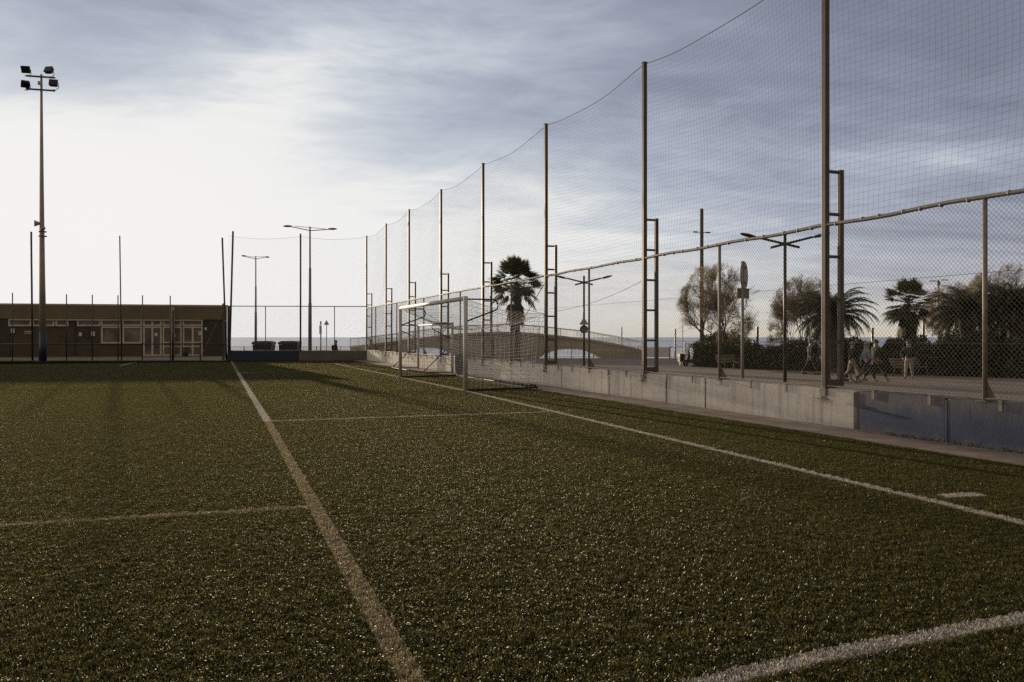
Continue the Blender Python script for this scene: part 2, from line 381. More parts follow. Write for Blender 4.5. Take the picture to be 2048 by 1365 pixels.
# added bright sky patch, unseen left of the view, lights left-facing walls and poles
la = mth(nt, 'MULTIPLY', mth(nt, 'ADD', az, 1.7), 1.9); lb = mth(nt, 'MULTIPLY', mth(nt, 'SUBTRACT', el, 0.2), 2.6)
left_fill = mth(nt, 'POWER', 2.718, mth(nt, 'MULTIPLY', mth(nt, 'ADD', mth(nt, 'MULTIPLY', la, la), mth(nt, 'MULTIPLY', lb, lb)), -1.0))
core = mth(nt, 'POWER', 2.718, mth(nt, 'MULTIPLY', mth(nt, 'MULTIPLY', dist, dist), -38.0))
deck = ramp(nt, idx, [(0.0, (0.205, 0.226, 0.30)), (0.25, (0.28, 0.308, 0.395)), (0.5, (0.43, 0.468, 0.56)), (0.72, (0.62, 0.66, 0.71)), (0.92, (0.83, 0.835, 0.83)), (1.0, (0.86, 0.86, 0.85))])
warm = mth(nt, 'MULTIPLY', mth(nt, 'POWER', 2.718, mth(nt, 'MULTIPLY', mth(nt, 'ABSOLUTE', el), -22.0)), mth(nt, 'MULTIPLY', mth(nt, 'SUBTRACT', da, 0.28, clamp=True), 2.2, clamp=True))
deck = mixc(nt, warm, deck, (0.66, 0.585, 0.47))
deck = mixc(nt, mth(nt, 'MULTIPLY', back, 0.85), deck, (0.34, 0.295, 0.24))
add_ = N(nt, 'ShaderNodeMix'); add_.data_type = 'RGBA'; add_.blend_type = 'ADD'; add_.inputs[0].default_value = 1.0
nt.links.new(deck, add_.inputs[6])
glow = mixc(nt, 1.0, (1.0, 0.90, 0.76), mth(nt, 'ADD', mth(nt, 'MULTIPLY', left_fill, 1.5), mth(nt, 'MULTIPLY', core, 0.02)), 'MULTIPLY')
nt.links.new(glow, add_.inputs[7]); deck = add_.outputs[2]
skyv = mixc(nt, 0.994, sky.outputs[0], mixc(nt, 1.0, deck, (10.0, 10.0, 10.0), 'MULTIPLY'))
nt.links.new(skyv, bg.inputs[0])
# ------------------------------------------------------------------ setting
def sheet(name, poly, z, mat):
    b = MB(); b.add([(x, y, z) for x, y in poly], [tuple(range(len(poly)))])
    return struct(b.build(name, mat))
sea = sheet('sea', [(-40000, 104), (40000, 104), (40000, 50000), (-40000, 50000)], -4.0, M['sea'])
sheet('beach', [(-300, 71), (300, 71), (300, 112), (-300, 112)], -3.7, M['sand'])
b = MB(); b.bx(-160, 160, -40, 73.5, PROM - 3.6, PROM); struct(b.build('promenade', M['prom']))
CYY = 48.6; CXX = fx(CYY)                                    # far corner of the pitch
BL = (at(455, 48.1), 48.1)                                   # left end of the back wall
# the pitch slab (infill under the fibres)
pb = MB()
pit = [(fx(-14) - .02, -14), (CXX - .02, CYY), (BL[0], BL[1] + .2), (BL[0], 60), (-70, 60), (-70, -14)]
pb.add([(x, y, 0) for x, y in pit] + [(x, y, -0.48) for x, y in pit], [(0, 1, 2, 3, 4, 5), (6, 7, 8, 9, 10, 11)] + [(i, (i + 1) % 6, (i + 1) % 6 + 6, i + 6) for i in range(6)])
pitch_slab = struct(pb.build('pitch', M['pave']))
# concrete strip along the wall, edge of turf 0.85 m from it
STRIP = 0.85
sb = MB()
P0 = Vector((fx(-14), -14, 0)); P1 = Vector((CXX, CYY, 0)); V = Vector((0.9327, 0.3607, 0))
sb.add([P0 - V * STRIP + Vector((0, 0, 0)), P1 - V * STRIP, P1, P0] + [p + Vector((0, 0, .03)) for p in (P0 - V * STRIP, P1 - V * STRIP, P1, P0)],
       [(0, 1, 2, 3), (4, 5, 6, 7), (0, 1, 5, 4), (1, 2, 6, 5), (2, 3, 7, 6), (3, 0, 4, 7)])
struct(sb.build('pavement', M['pave']))
# paving between the left fence and the clubhouse
LF0 = (at(-160, 45.6), 45.6); LF1 = (at(452, 48.3), 48.3)
pv = MB(); q = [(-70, 44.6), (LF1[0], LF1[1] - .15), (LF1[0] + .3, 60.5), (-70, 60.5)]
pv.add([(x, y, 0.05) for x, y in q] + [(x, y, 0.0) for x, y in q], [(0, 1, 2, 3), (0, 1, 5, 4), (1, 2, 6, 5), (2, 3, 7, 6), (3, 0, 4, 7)])
struct(pv.build('clubhouse_pavement', M['pave']))
# ------------------------------------------------------------------ pitch markings and turf
white = []; yellow = []
def seg(lst, a, c, wd): lst.append((a[0], a[1], c[0], c[1], wd))
A0 = gp(462, 722); Am = gp(476, 747); An = gp(535, 845); Ae = gp(821, 1362)
ext = lambda a, c, t: (a[0] + (c[0] - a[0]) * t, a[1] + (c[1] - a[1]) * t)
seg(yellow, A0, Am, .12); seg(yellow, An, ext(An, Ae, 2.2), .115)
seg(white, Am, An, .13)
seg(white, An, gp(1095, 826), .09); seg(white, Am, gp(760, 740.5), .09)
GN = (-1.229, 21.05); GF = (-3.94, 28.1)
seg(white, ext(GN, GF, 3.0), GN, .12); seg(white, GN, ext(GN, gp(2048, 1050), 1.5), .12)
C0 = gp(0, 1055); C1 = gp(622, 1017); seg(yellow, ext(C1, C0, 3), C1, .10)
seg(yellow, gp(-200, 733.5), gp(470, 731), .10)
seg(white, gp(240, 733), gp(272, 725), .12)
arc = [gp(1340, 1392), gp(1500, 1350), gp(1655, 1316), gp(1842, 1280), gp(2048, 1241), gp(2300, 1202)]
for a, c in zip(arc[:-1], arc[1:]): seg(white, a, c, .115)
E0 = gp(1898, 995.5); E1 = gp(1950, 993); seg(white, E0, E1, .16)
def turfmat(base=False):
    m, nt, out = new_mat('turf_infill' if base else 'turf_fibre')
    g = nt.nodes.new('ShaderNodeNewGeometry')
    pos = g.outputs['Position']
    s = N(nt, 'ShaderNodeSeparateXYZ'); nt.links.new(pos, s.inputs[0]); x, y = s.outputs[0], s.outputs[1]
    def mask(lst):
        tot = None
        for x0, y0, x1, y1, wd in lst:
            L = math.hypot(x1 - x0, y1 - y0); dx, dy = (x1 - x0) / L, (y1 - y0) / L
            d = mth(nt, 'ABSOLUTE', mth(nt, 'MULTIPLY_ADD', x, -dy, mth(nt, 'MULTIPLY_ADD', y, dx, x0 * dy - y0 * dx)))
            t = mth(nt, 'ABSOLUTE', mth(nt, 'MULTIPLY_ADD', x, dx, mth(nt, 'MULTIPLY_ADD', y, dy, -(x0 * dx + y0 * dy) - L / 2)))
            k = mth(nt, 'MULTIPLY', mth(nt, 'LESS_THAN', d, wd / 2), mth(nt, 'LESS_THAN', t, L / 2 + wd * .45))
            tot = k if tot is None else mth(nt, 'MAXIMUM', tot, k)
        return tot
    wear = noise(nt, pos, 0.16, 5, 0.6); fib = noise(nt, pos, 160, 3, .7) if base else g.outputs['Random Per Island']
    c = ramp(nt, fib, [(0.0, (0.011, 0.016, 0.004)), (0.5, (0.025, 0.030, 0.008)), (0.86, (0.047, 0.047, 0.015)), (1.0, (0.12, 0.105, 0.05))])
    c = mixc(nt, ramp(nt, wear, [(0.35, (0, 0, 0)), (0.7, (.6, .6, .6))]), c, ramp(nt, fib, [(0, (0.018, 0.022, 0.005)), (1, (0.058, 0.055, 0.017))]))
    tc_ = mixc(nt, 1.0, c, (4.3, 3.75, 3.9), 'MULTIPLY')
    my_, mw_ = mask(yellow), mask(white)
    c = mixc(nt, my_, c, ramp(nt, fib, [(0, (0.28, 0.235, 0.14)), (1, (0.40, 0.34, 0.215))]))
    c = mixc(nt, mw_, c, ramp(nt, fib, [(0, (0.40, 0.37, 0.33)), (1, (0.62, 0.58, 0.53))]))
    tc_ = mixc(nt, mth(nt, 'MAXIMUM', my_, mw_), tc_, c)
    if base:
        d_ = N(nt, 'ShaderNodeBsdfDiffuse'); nt.links.new(mixc(nt, .75, c, (.006, .006, .002)), d_.inputs[0]); nt.links.new(d_.outputs[0], out.inputs[0]); return m
    b = N(nt, 'ShaderNodeBsdfPrincipled'); nt.links.new(c, b.inputs['Base Color'])
    b.inputs['Roughness'].default_value = 0.36; b.inputs['Specular IOR Level'].default_value = 0.22
    b.inputs['Specular Tint'].default_value = (1.0, 0.86, 0.62, 1)
    t = N(nt, 'ShaderNodeBsdfTranslucent'); nt.links.new(tc_, t.inputs[0])
    mx = N(nt, 'ShaderNodeMixShader'); mx.inputs[0].default_value = 0.46
    nt.links.new(b.outputs[0], mx.inputs[1]); nt.links.new(t.outputs[0], mx.inputs[2])
    nt.links.new(mx.outputs[0], out.inputs[0]); return m
TURF = turfmat()
pitch_slab.data.materials[0] = turfmat(True)
def patch(k, side=2.0, n=80000):
    r = np.random.default_rng(100 + k)
    # crimped fibres: a short stem, then a tip bent over almost flat
    x = r.uniform(-side / 2, side / 2, n); y = r.uniform(-side / 2, side / 2, n)
    clump = .5 + .5 * np.sin(x * 31 + 2 * np.sin(y * 23)) * np.sin(y * 29 + 2 * np.sin(x * 19))
    h = r.uniform(.012, .020, n) * (.8 + .45 * clump); wd = r.uniform(.0010, .0020, n)
    a = r.uniform(0, 2 * PI, n); lean = r.uniform(.05, .55, n); bend = r.uniform(.5, 1.7, n); tw = r.uniform(-.5, .5, n)
    fxv = np.stack([np.cos(a), np.sin(a)], 1); sv = np.stack([-np.sin(a + tw), np.cos(a + tw)], 1)
    base = np.stack([x, y], 1)
    m1 = base + fxv * (h * np.sin(lean))[:, None]; z1 = h * np.cos(lean)
    m2 = m1 + fxv * (h * .6 * np.sin(bend))[:, None]; z2 = z1 + h * .6 * np.cos(bend)
    roll = r.normal(0, .35, n)
    Vv = np.zeros((n, 6, 3), np.float32)
    for i, (p, z, ww) in enumerate(((base, np.zeros(n), 1.0), (m1, z1, 1.0), (m2, z2, .6))):
        Vv[:, 2 * i, :2] = p - sv * (wd * ww)[:, None]; Vv[:, 2 * i, 2] = z - wd * roll * (i > 0)
        Vv[:, 2 * i + 1, :2] = p + sv * (wd * ww)[:, None]; Vv[:, 2 * i + 1, 2] = z + wd * roll * (i > 0)
    o = (np.arange(n) * 6)[:, None]
    q = np.concatenate([o + np.array([[0, 1, 3, 2]]), o + np.array([[2, 3, 5, 4]])], 0)
    return raw('turf_tuft_patch', Vv.reshape(-1, 3), q, TURF, 'unlinked')
patches = [patch(k) for k in range(3)]
# seed points, one per 2 m tile, laid out square to the side fence
pts = []; rots = []; ids = []
org = P1 - V * STRIP
for i in range(0, 34):                      # along the wall
    for j in range(0, 36):                  # across the pitch
        c = org + Vector((-UX, -UY, 0)) * (2 * i + 1) - V * (2 * j + 1)
        if c.y < -3 or c.y > 48.2 or c.x < -46: continue
        if abs(c.x) > 0.72 * c.y + 6: continue
        if c.x < BL[0] and c.y > 46.6 + (c.x - LF0[0]) * 0.08: continue
        pts.append(tuple(c)); rots.append((0, 0, ROTU + random.randrange(4) * PI / 2)); ids.append(random.randrange(3))
# the strip by the back wall that the square tiles leave open
me = bpy.data.meshes.new('turf_grass'); me.from_pydata(pts, [], [])
at_r = me.attributes.new('tile_rot', 'FLOAT_VECTOR', 'POINT'); at_r.data.foreach_set('vector', np.array(rots, np.float32).ravel())
at_i = me.attributes.new('tile_id', 'INT', 'POINT'); at_i.data.foreach_set('value', np.array(ids, np.int32))
turf = bpy.data.objects.new('turf_grass', me); COL.objects.link(turf); me.materials.append(TURF)
tag(turf, 'short olive green artificial turf fibres covering the whole pitch, with white and yellow lines', 'grass', kind='stuff')
ng = bpy.data.node_groups.new('turf_tiles', 'GeometryNodeTree')
ng.interface.new_socket('Geometry', in_out='INPUT', socket_type='NodeSocketGeometry')
ng.interface.new_socket('Geometry', in_out='OUTPUT', socket_type='NodeSocketGeometry')
gi = ng.nodes.new('NodeGroupInput'); go = ng.nodes.new('NodeGroupOutput')
iop = ng.nodes.new('GeometryNodeInstanceOnPoints')
ng.links.new(gi.outputs[0], iop.inputs['Points'])
jn = ng.nodes.new('GeometryNodeJoinGeometry')
for p in reversed(patches):
    oi = ng.nodes.new('GeometryNodeObjectInfo'); oi.inputs['Object'].default_value = p; oi.inputs['As Instance'].default_value = True
    ng.links.new(oi.outputs['Geometry'], jn.inputs[0])
ng.links.new(jn.outputs[0], iop.inputs['Instance'])
iop.inputs['Pick Instance'].default_value = True
na = ng.nodes.new('GeometryNodeInputNamedAttribute'); na.data_type = 'FLOAT_VECTOR'; na.inputs[0].default_value = 'tile_rot'
nb = ng.nodes.new('GeometryNodeInputNamedAttribute'); nb.data_type = 'INT'; nb.inputs[0].default_value = 'tile_id'
er = ng.nodes.new('FunctionNodeEulerToRotation'); ng.links.new(na.outputs[0], er.inputs[0]); ng.links.new(er.outputs[0], iop.inputs['Rotation'])
ng.links.new(nb.outputs[0], iop.inputs['Instance Index'])
ng.links.new(iop.outputs[0], go.inputs[0])
md = turf.modifiers.new('tiles', 'NODES'); md.node_group = ng
# ------------------------------------------------------------------ side wall with its panels
WT = 0.62; WTH = 0.24
def along(Y): return (Y - 2.4) / 0.9327
SB = Vector((fx(2.4), 2.4, 0))
sw = empty('perimeter_wall', SB, ROTU, 'long low concrete wall of grey and blue panels under the right side fence', 'wall')
# local frame: x = along the fence (away), y = towards the pitch
brk = [(-12, 'wall_blue'), (along(fy(2420)), 'wall_blue'), (along(fy(1892)), 'wall_blue'), (along(fy(1716)), 'wall_grey'), (along(fy(1411)), 'wall_grey'),
       (along(fy(1332)), 'wall_grey'), (along(fy(1218)), 'wall_pale'), (along(fy(1123)), 'wall_pale'), (along(fy(1022)), 'wall_pale'), (along(fy(955)), 'wall_pale'), (along(fy(890)), 'wall_pale'),
       (along(fy(845)), 'wall_pale'), (along(fy(785)), 'wall_pale'), (along(48.6) + .0, None)]
for (a, mt), (c, _) in zip(brk[:-1], brk[1:]):
    d = MB(); wid = 0.018
    d.bx(a + wid, c - wid, -WTH, 0.0, -0.6, WT)
    nm = 'blue_panel' if mt == 'wall_blue' else 'panel'
    p = d.build(nm, M[mt], sw, bevel=.012)
    if mt == 'wall_blue': p['label'] = 'weathered dark blue painted wall panel'
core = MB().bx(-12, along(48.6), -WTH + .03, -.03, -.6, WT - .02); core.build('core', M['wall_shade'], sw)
# dark expansion post and pilaster
d = MB().bx(along(fy(1711)) - .03, along(fy(1711)) + .03, 0, .004, .02, WT - .02); d.build('joint_strip', M['steel'], sw)
d = MB().bx(along(fy(1333)) - .025, along(fy(1333)) + .025, 0, .004, .02, WT - .03); d.build('joint_strip', M['darkmetal'], sw)
d = MB().bx(along(fy(1892)) - .02, along(fy(1892)) + .02, 0, .004, .02, WT - .03); d.build('joint_strip', M['bluemetal'], sw)
# back wall
bwv = Vector((BL[0] - CXX, BL[1] - CYY, 0)); BWL = bwv.length; ROTB = math.atan2(bwv.y, bwv.x)
bw = empty('back_wall', (CXX, CYY, 0), ROTB, 'low shaded wall at the far end of the pitch, half dark blue and half brown', 'wall')
# local: x = towards the left end, y>0 = towards the camera (rot ~180deg => -y world)
xb = None
rr = (597 - CX) / F; bd = bwv.normalized()
xb = (rr * CYY - CXX) / (bd.x - rr * bd.y)
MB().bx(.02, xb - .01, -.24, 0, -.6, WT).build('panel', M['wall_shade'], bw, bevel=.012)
p = MB().bx(xb + .01, BWL, -.24, 0, -.6, WT).build('blue_panel', M['back_blue'], bw, bevel=.012)
p['label'] = 'dark blue painted half of the back wall'
# ------------------------------------------------------------------ net poles
POLEPX = [1651, 1289, 1092, 966, 882, 818, 772]
PY = [7.55] + [fy(p) for p in POLEPX] + [CYY]
PTOP = 7.61
def make_netpole():
    r = empty('net_pole', (0, 0, 0))
    b = MB().box((0, 0, (PTOP - WT) / 2), (.088, .088, PTOP - WT)); b.box((0, 0, PTOP - WT + .005), (.115, .115, .01)); b.build('mast', M['steel'], r, bevel=.008)
    H = 3.5
    MB().box((0, -.31, H / 2), (.075, .075, H)).build('brace_post', M['steel'], r, bevel=.008)
    rm = None
    for z in (.74, 1.42, 2.1, 2.78, 3.46):
        if rm is None:
            o = MB().box((0, -.159, 0), (.05, .216, .045)).build('rung', M['steel'], r, bevel=.005); rm = o
        else:
            o = rm.copy(); COL.objects.link(o); o.parent = r
        o.location = (0, 0, z)
    MB().box((0, -.159, .07), (.07, .216, .13)).build('base_plate', M['steel'], r)
    k = MB().box((0, .06, -.07), (.11, .012, .2)); k.box((0, .09, -.17), (.26, .09, .012)); k.box((0, .065, -.16), (.02, .05, .06)); k.build('bracket', M['galv'], r)
    return r
proto = make_netpole()
pol_lab = ['just outside the frame by the blue panels', 'nearest in view, cropped at its top', 'right of the blue round sign',
           'tied to the goal net by a rope', 'left of the tall fan palm', 'behind the middle of the big goal',
           'seen left of the small goal', 'behind the left post of the big goal', 'at the far corner of the two walls']
for i, Y in enumerate(PY):
    o = proto if i == 0 else copy_tree(proto)
    o.location = (fx(Y), Y, WT); o.rotation_euler = (0, 0, ROTU)
    tag(o, 'tall net pole with ladder foot ' + pol_lab[i], 'net pole', 'net poles along the side fence')
# plain poles of the back and left side
def plain_pole(name, pb_, pt_, r, label, group, cat='net pole', m='steel'):
    e = empty(name, pb_, 0, label, cat, group)
    v = Vector(pt_) - Vector(pb_)
    MB().tube([(0, 0, 0), v], r, 8).build('shaft', M[m], e, True)
    MB().box((0, 0, .006), (.22, .22, .012)).build('foot_plate', M[m], e)
    return e
def onback(px):
    r = (px - CX) / F; t = (r * CYY - CXX) / (bd.x - r * bd.y); return t, CXX + bd.x * t, CYY + bd.y * t
t, x, y = onback(601); plain_pole('net_pole', (x, y, WT), (x, y, zz(468, y)), .055, 'slim net pole rising from the middle of the back wall', 'net poles of the far end')
t, x, y = onback(460); plain_pole('net_pole', (x, y - .05, WT), (at(466, y), y, zz(463, y)), .06, 'net pole leaning right at the left end of the blue wall', 'net poles of the far end')
plain_pole('net_pole', (at(453, 48.6), 48.6, .05), (at(444.5, 48.6), 48.6, zz(476, 48.6)), .055, 'net pole leaning left by the clubhouse corner', 'net poles of the far end')
plain_pole('net_pole', (at(243, 47.2), 47.2, .05), (at(239.5, 47.2), 47.2, zz(472, 47.2)), .036, 'slim net pole in front of the clubhouse windows', 'net poles of the far end')
plain_pole('net_pole', (at(65, 46.5), 46.5, .05), (at(62.5, 46.5), 46.5, zz(464, 46.5)), .055, 'slim net pole just left of the floodlight mast', 'net poles of the far end')
# ------------------------------------------------------------------ chain link fence of the side
FT = 3.21
def chainlink(x0, x1, z0, z1, pitch, r, slope=1.03):
    """straight wires of both slants clipped to a rectangle, as square tubes; local x-z plane"""
    V = []; Q = []
    H = z1 - z0
    n = int((x1 - x0 + H) / pitch) + 2
    def bar(p, q, off):
        d = np.array([q[0] - p[0], 0, q[1] - p[1]]); L = np.linalg.norm(d)
        if L < .02: return
        d /= L; a = np.array([-d[2], 0, d[0]]) * r; bb = np.array([0, r, 0])
        o = len(V)
        P = np.array([p[0], off, p[1]]); Qq = np.array([q[0], off, q[1]])
        for base in (P, Qq):
            V.extend([base + a, base + bb, base - a, base - bb])
        for j in range(4): Q.append((o + j, o + (j + 1) % 4, o + 4 + (j + 1) % 4, o + 4 + j))
    dx = H / slope
    for k in range(int((x1 - x0 + dx) / pitch) + 1):
        s = x0 - dx + k * pitch
        # up-right
        a, c = s, s + dx; t0 = max(0, (x0 - a) / dx); t1 = min(1, (x1 - a) / dx)
        if t1 > t0: bar((a + dx * t0, z0 + H * t0), (a + dx * t1, z0 + H * t1), .003)
        # up-left
        if t1 > t0:
            a2 = x0 + x1 - (a + dx * t0); c2 = x0 + x1 - (a + dx * t1)
            bar((a2, z0 + H * t0), (c2, z0 + H * t1), -.003)
    return np.array(V), np.array(Q)
cf = empty('chain_link_fence', SB, ROTU, 'chain link fence with pale top rail on the right side wall', 'fence')
LX = along(CYY)
Vv, Qq = chainlink(-8, LX, WT + .03, FT, .068, .0019)
raw('wire_mesh', Vv, Qq, M['wire'], cf)
# top rail, slightly uneven, with lashings
rb = MB(); pts = []
random.seed(3)
for i in range(0, 121):
    x = -8 + (LX + 8) * i / 120; pts.append((x, 0.01, FT + .012 * math.sin(i * 1.3) + random.uniform(-.004, .004)))
rb.tube(pts, .030, 8)
lx = -8
while lx < LX:
    rb.tube([(lx, .01, FT), (lx + .025, .01, FT)], .034, 8); lx += random.uniform(.25, .6)
rb.build('top_rail', M['galv'], cf, True)
cb = MB(); pts = [(-8 + (LX + 8) * i / 240, .012, WT + .035 + .008 * math.sin(i * 2.1)) for i in range(241)]
cb.tube(pts, .014, 6); cb.build('bottom_cable', M['galv'], cf, True)
for zc in (1.35, 2.25):
    MB().tube([(-8, .006, zc), (LX, .006, zc)], .0028, 4).build('tension_wire', M['wire'], cf)
pp = MB().tube([(0, 0, 0), (0, 0, FT - WT + .02)], .029, 8).build('post', M['galv'], cf, True)
gs = MB(); gs.prism([(-.006, 0), (.006, 0), (.006, .26), (-.006, .26)], -.035, -.04)
gs.v = [(-.006, -.03, .0), (.006, -.03, 0), (.006, -.03, .26), (-.006, -.03, .26), (-.006, -.20, 0), (.006, -.20, 0)]
gs.f = [(0, 1, 2, 3), (0, 4, 5, 1), (3, 2, 5, 4), (0, 3, 4), (1, 5, 2)]
gs.box((0, -.06, .004), (.14, .3, .008))
g0 = gs.build('gusset', M['galv'], pp)
mids = [(PY[i] + PY[i + 1]) / 2 for i in range(len(PY) - 1)]; mids[0] = fy(1970)
for i, Y in enumerate([5.0] + mids):
    if i == 0: o = pp
    else:
        o = pp.copy(); COL.objects.link(o); o.parent = cf; g = g0.copy(); COL.objects.link(g); g.parent = o
    o.location = (along(Y), 0, WT)
cl = None; x = .2; random.seed(5)
while x < LX - .3:
    if cl is None:
        c_ = MB().box((0, .008, -.045), (.05, .014, .13)); c_.box((0, -.03, .022), (.05, .09, .012)); cl = c_.build('clip', M['galv'], cf); o = cl
    else:
        o = cl.copy(); COL.objects.link(o); o.parent = cf
    o.location = (x, .006, WT); x += random.uniform(.85, 1.05)
xa = along(20.5); bb_ = MB().tube([(along(22.9), .02, FT - .05), (along(25.2), .02, FT - 1.55)], .012, 6); bb_.build('brace_bar', M['galv'], cf)
# back chain link fence
bf = empty('chain_link_fence', (CXX, CYY, 0), ROTB, 'chain link fence standing on the far end wall in front of the sea', 'fence')
FTB = zz(613, 48.3)
MB().tube([(0, 0, FTB), (BWL, 0, FTB)], .028, 6).build('top_rail', M['steel'], bf)
MB().tube([(0, 0, WT + .04), (BWL, 0, WT + .04)], .012, 6).build('bottom_cable', M['galv'], bf)
for px in (669, 531):
    MB().tube([(onback(px)[0], 0, WT), (onback(px)[0], 0, FTB)], .026, 6).build('post', M['steel'], bf)
Vv, Qq = chainlink(0, BWL, WT + .04, FTB, .07, .0012); raw('wire_mesh', Vv, Qq, M['wire'], bf)
# ------------------------------------------------------------------ ball nets
def netgrid(xs_poles, zt, zb, cell, r, sag, billow):
    V = []; Q = []
    x0, x1 = xs_poles[0], xs_poles[-1]
    xp = np.array(xs_poles)
    def top(x):
        i = np.clip(np.searchsorted(xp, x) - 1, 0, len(xp) - 2); t = (x - xp[i]) / (xp[i + 1] - xp[i]); return zt - sag * 4 * t * (1 - t), t
    def P(x, k):                       # k in 0..1 from bottom to top
        tz, t = top(x); z = zb + (tz - zb) * k
        xx = x + .05 * math.sin(k * 3 + x * .35) - .10 * math.sin(PI * k) * math.sin(x * .5)
        return np.array([xx, billow * math.sin(PI * k) * (4 * t * (1 - t)) + .02 * math.sin(x * 2 + k * 5), z])
    def bar(a, c):
        d = c - a; L = np.linalg.norm(d)
        if L < 1e-4: return
        d /= L; e = np.array([0, 1.0, 0]) * r; f = np.cross(d, np.array([0, 1.0, 0])) * r
        o = len(V)
        for b in (a, c): V.extend([b + e, b + f - e * .5, b - f - e * .5])
        for j in range(3): Q.append((o + j, o + (j + 1) % 3, o + 3 + (j + 1) % 3, o + 3 + j))
    nz = int((zt - zb) / cell); nx = int((x1 - x0) / cell)
    for i in range(nx + 1):
        x = x0 + i * cell; ks = np.linspace(0, 1, 7); pp_ = [P(x, k) for k in ks]
        for a, c in zip(pp_[:-1], pp_[1:]): bar(a, c)
    for j in range(nz + 1):
        k = j / nz; pp_ = [P(x0 + (x1 - x0) * t, k) for t in np.linspace(0, 1, int((x1 - x0) / .7))]
        for a, c in zip(pp_[:-1], pp_[1:]): bar(a, c)
    rope = [P(x0 + (x1 - x0) * t, 1.0) for t in np.linspace(0, 1, int((x1 - x0) / .35))]
    return np.array(V), np.array(Q), rope
XP = [along(2.4)] + [along(Y) for Y in PY]
sn = empty('safety_net', SB, ROTU, 'tall fine mesh ball net hung between the poles above the side fence', 'net')
Vv, Qq, rope = netgrid(XP, PTOP - .03, FT + .02, .098, .00105, .2, -.22)
raw('net_mesh', Vv, Qq, M['netcord'], sn)
MB().tube(rope, .007, 5).build('top_rope', M['netcord'], sn)
bn = empty('safety_net', (CXX, CYY, 0), ROTB, 'pale ball net hung above the far end wall beside the sea', 'net')
Vv, Qq, rope = netgrid([0, onback(601)[0], BWL], PTOP - .05, FTB, .12, .0009, .18, .1)
raw('net_mesh', Vv, Qq, M['netcord'], bn); MB().tube(rope, .006, 4).build('top_rope', M['netcord'], bn)
# wire between poles near the goal
wc = MB(); a = Vector((fx(PY[3]) + .25, PY[3] + .1, zz(623, PY[3]))); c = Vector((fx(PY[2]), PY[2], zz(560, PY[2])))
wc.tube([a + (c - a) * t - Vector((0, 0, .12 * 4 * t * (1 - t))) for t in np.linspace(0, 1, 12)], .005, 5)
tag(wc.build('cable', M['netcord']), 'thin dark cable slung between two net poles right of the palm', 'cable')
# ------------------------------------------------------------------ big goal
gv = Vector((GF[0] - GN[0], GF[1] - GN[1], 0)); GW = gv.length; ROTG = math.atan2(gv.y, gv.x)
GH = 2.46
G = empty('football_goal', (GN[0], GN[1], 0), ROTG, 'full size white football goal with net, standing on the goal line', 'goal')
# local: x along the goal mouth away, y>0 towards the pitch, y<0 behind
for x in (0, GW):
    MB().tube([(x, 0, 0), (x, 0, GH + .055)], .06, 16).build('post', M['goalwhite'], G, True)
MB().tube([(.06, 0, GH), (GW - .06, 0, GH)], .06, 16).build('crossbar', M['goalwhite'], G, True)
for x in (0, GW):
    hp = [(x, -.05, GH - .02)] + [(x, -.55 - .0, GH - .02)] + [(x, -.78 + .13 * math.cos(a) - .0, GH - .18 + .16 * math.sin(a)) for a in np.linspace(PI / 2, PI * 1.25, 8)] + [(x, -.05, 1.86)]
    hp[1] = (x, -.70, GH - .02)
    MB().tube(hp, .02, 8).build('net_bracket', M['darkmetal'], G, True)
bq = MB(); D_ = 2.05

for x in (0, GW): MB().tube([(x, -.05, .04), (x, -D_, .06)], .025, 8).build('base_bar', M['darkmetal'], G, True)
MB().tube([(0 - .02, -D_, .06), (GW + .02, -D_, .06)], .028, 8).build('back_bar', M['darkmetal'], G, True)
def netsurf(b, fn, nu, nv, r, sub=2):
    for i in range(nu + 1):
        b.tube([fn(i / nu, t) for t in np.linspace(0, 1, nv * 1 + 1)], r, 3, False)
    for j in range(nv + 1):
        b.tube([fn(t, j / nv) for t in np.linspace(0, 1, nu + 1)], r, 3, False)
def toG(p):
    q = Vector(p) - Vector((GN[0], GN[1], 0)); c, s = math.cos(-ROTG), math.sin(-ROTG)
    return Vector((q.x * c - q.y * s, q.x * s + q.y * c, q.z))
T1 = toG((fx(PY[3]) - .06, PY[3] - .03, zz(628, PY[3]))); T2 = toG((fx(PY[5]) - .05, PY[5], zz(644, PY[5])))
random.seed(9)
ph = [random.uniform(0, 6) for _ in range(8)]
def wob(s, t, k=.05): return k * (math.sin(7 * s + ph[0] + 3 * t) + math.sin(11 * t + ph[1] + 4 * s)) * s * (1 - s) * 2
def rear(s): return T1.lerp(T2, s) - Vector((0, 0, .38 * 4 * s * (1 - s)))
def ftop(s, t):
    a = Vector((GW * s, -.03, GH - .03)); p = a.lerp(rear(s), t); p.z -= .22 * 4 * t * (1 - t) * (.4 + math.sin(PI * s)) - wob(s, t); return p
def fback(s, t):
    p = rear(s).lerp(Vector((GW * s, -D_, .10)), t); p.y += .12 * math.sin(PI * t) + wob(s, t, .06); p.x += wob(s, t, .05); return p
nb_ = MB(); netsurf(nb_, ftop, 52, 16, .0042); netsurf(nb_, fback, 52, 18, .0042)
def fside(x, tie):
    def fn(s, t):      # s from post to back, t from top to ground
        topp = Vector((x, -.03, GH - .03)).lerp(tie, s); bot = Vector((x, -.05, .06)).lerp(Vector((x, -D_, .08)), s)
        p = topp.lerp(bot, t); p.z -= .12 * math.sin(PI * s) * (1 - t); p.x += wob(s, t, .05); return p
    return fn
netsurf(nb_, fside(0, T1), 16, 18, .0042); netsurf(nb_, fside(GW, T2), 16, 18, .0042)
nb_.build('net', M['goalnet'], G)
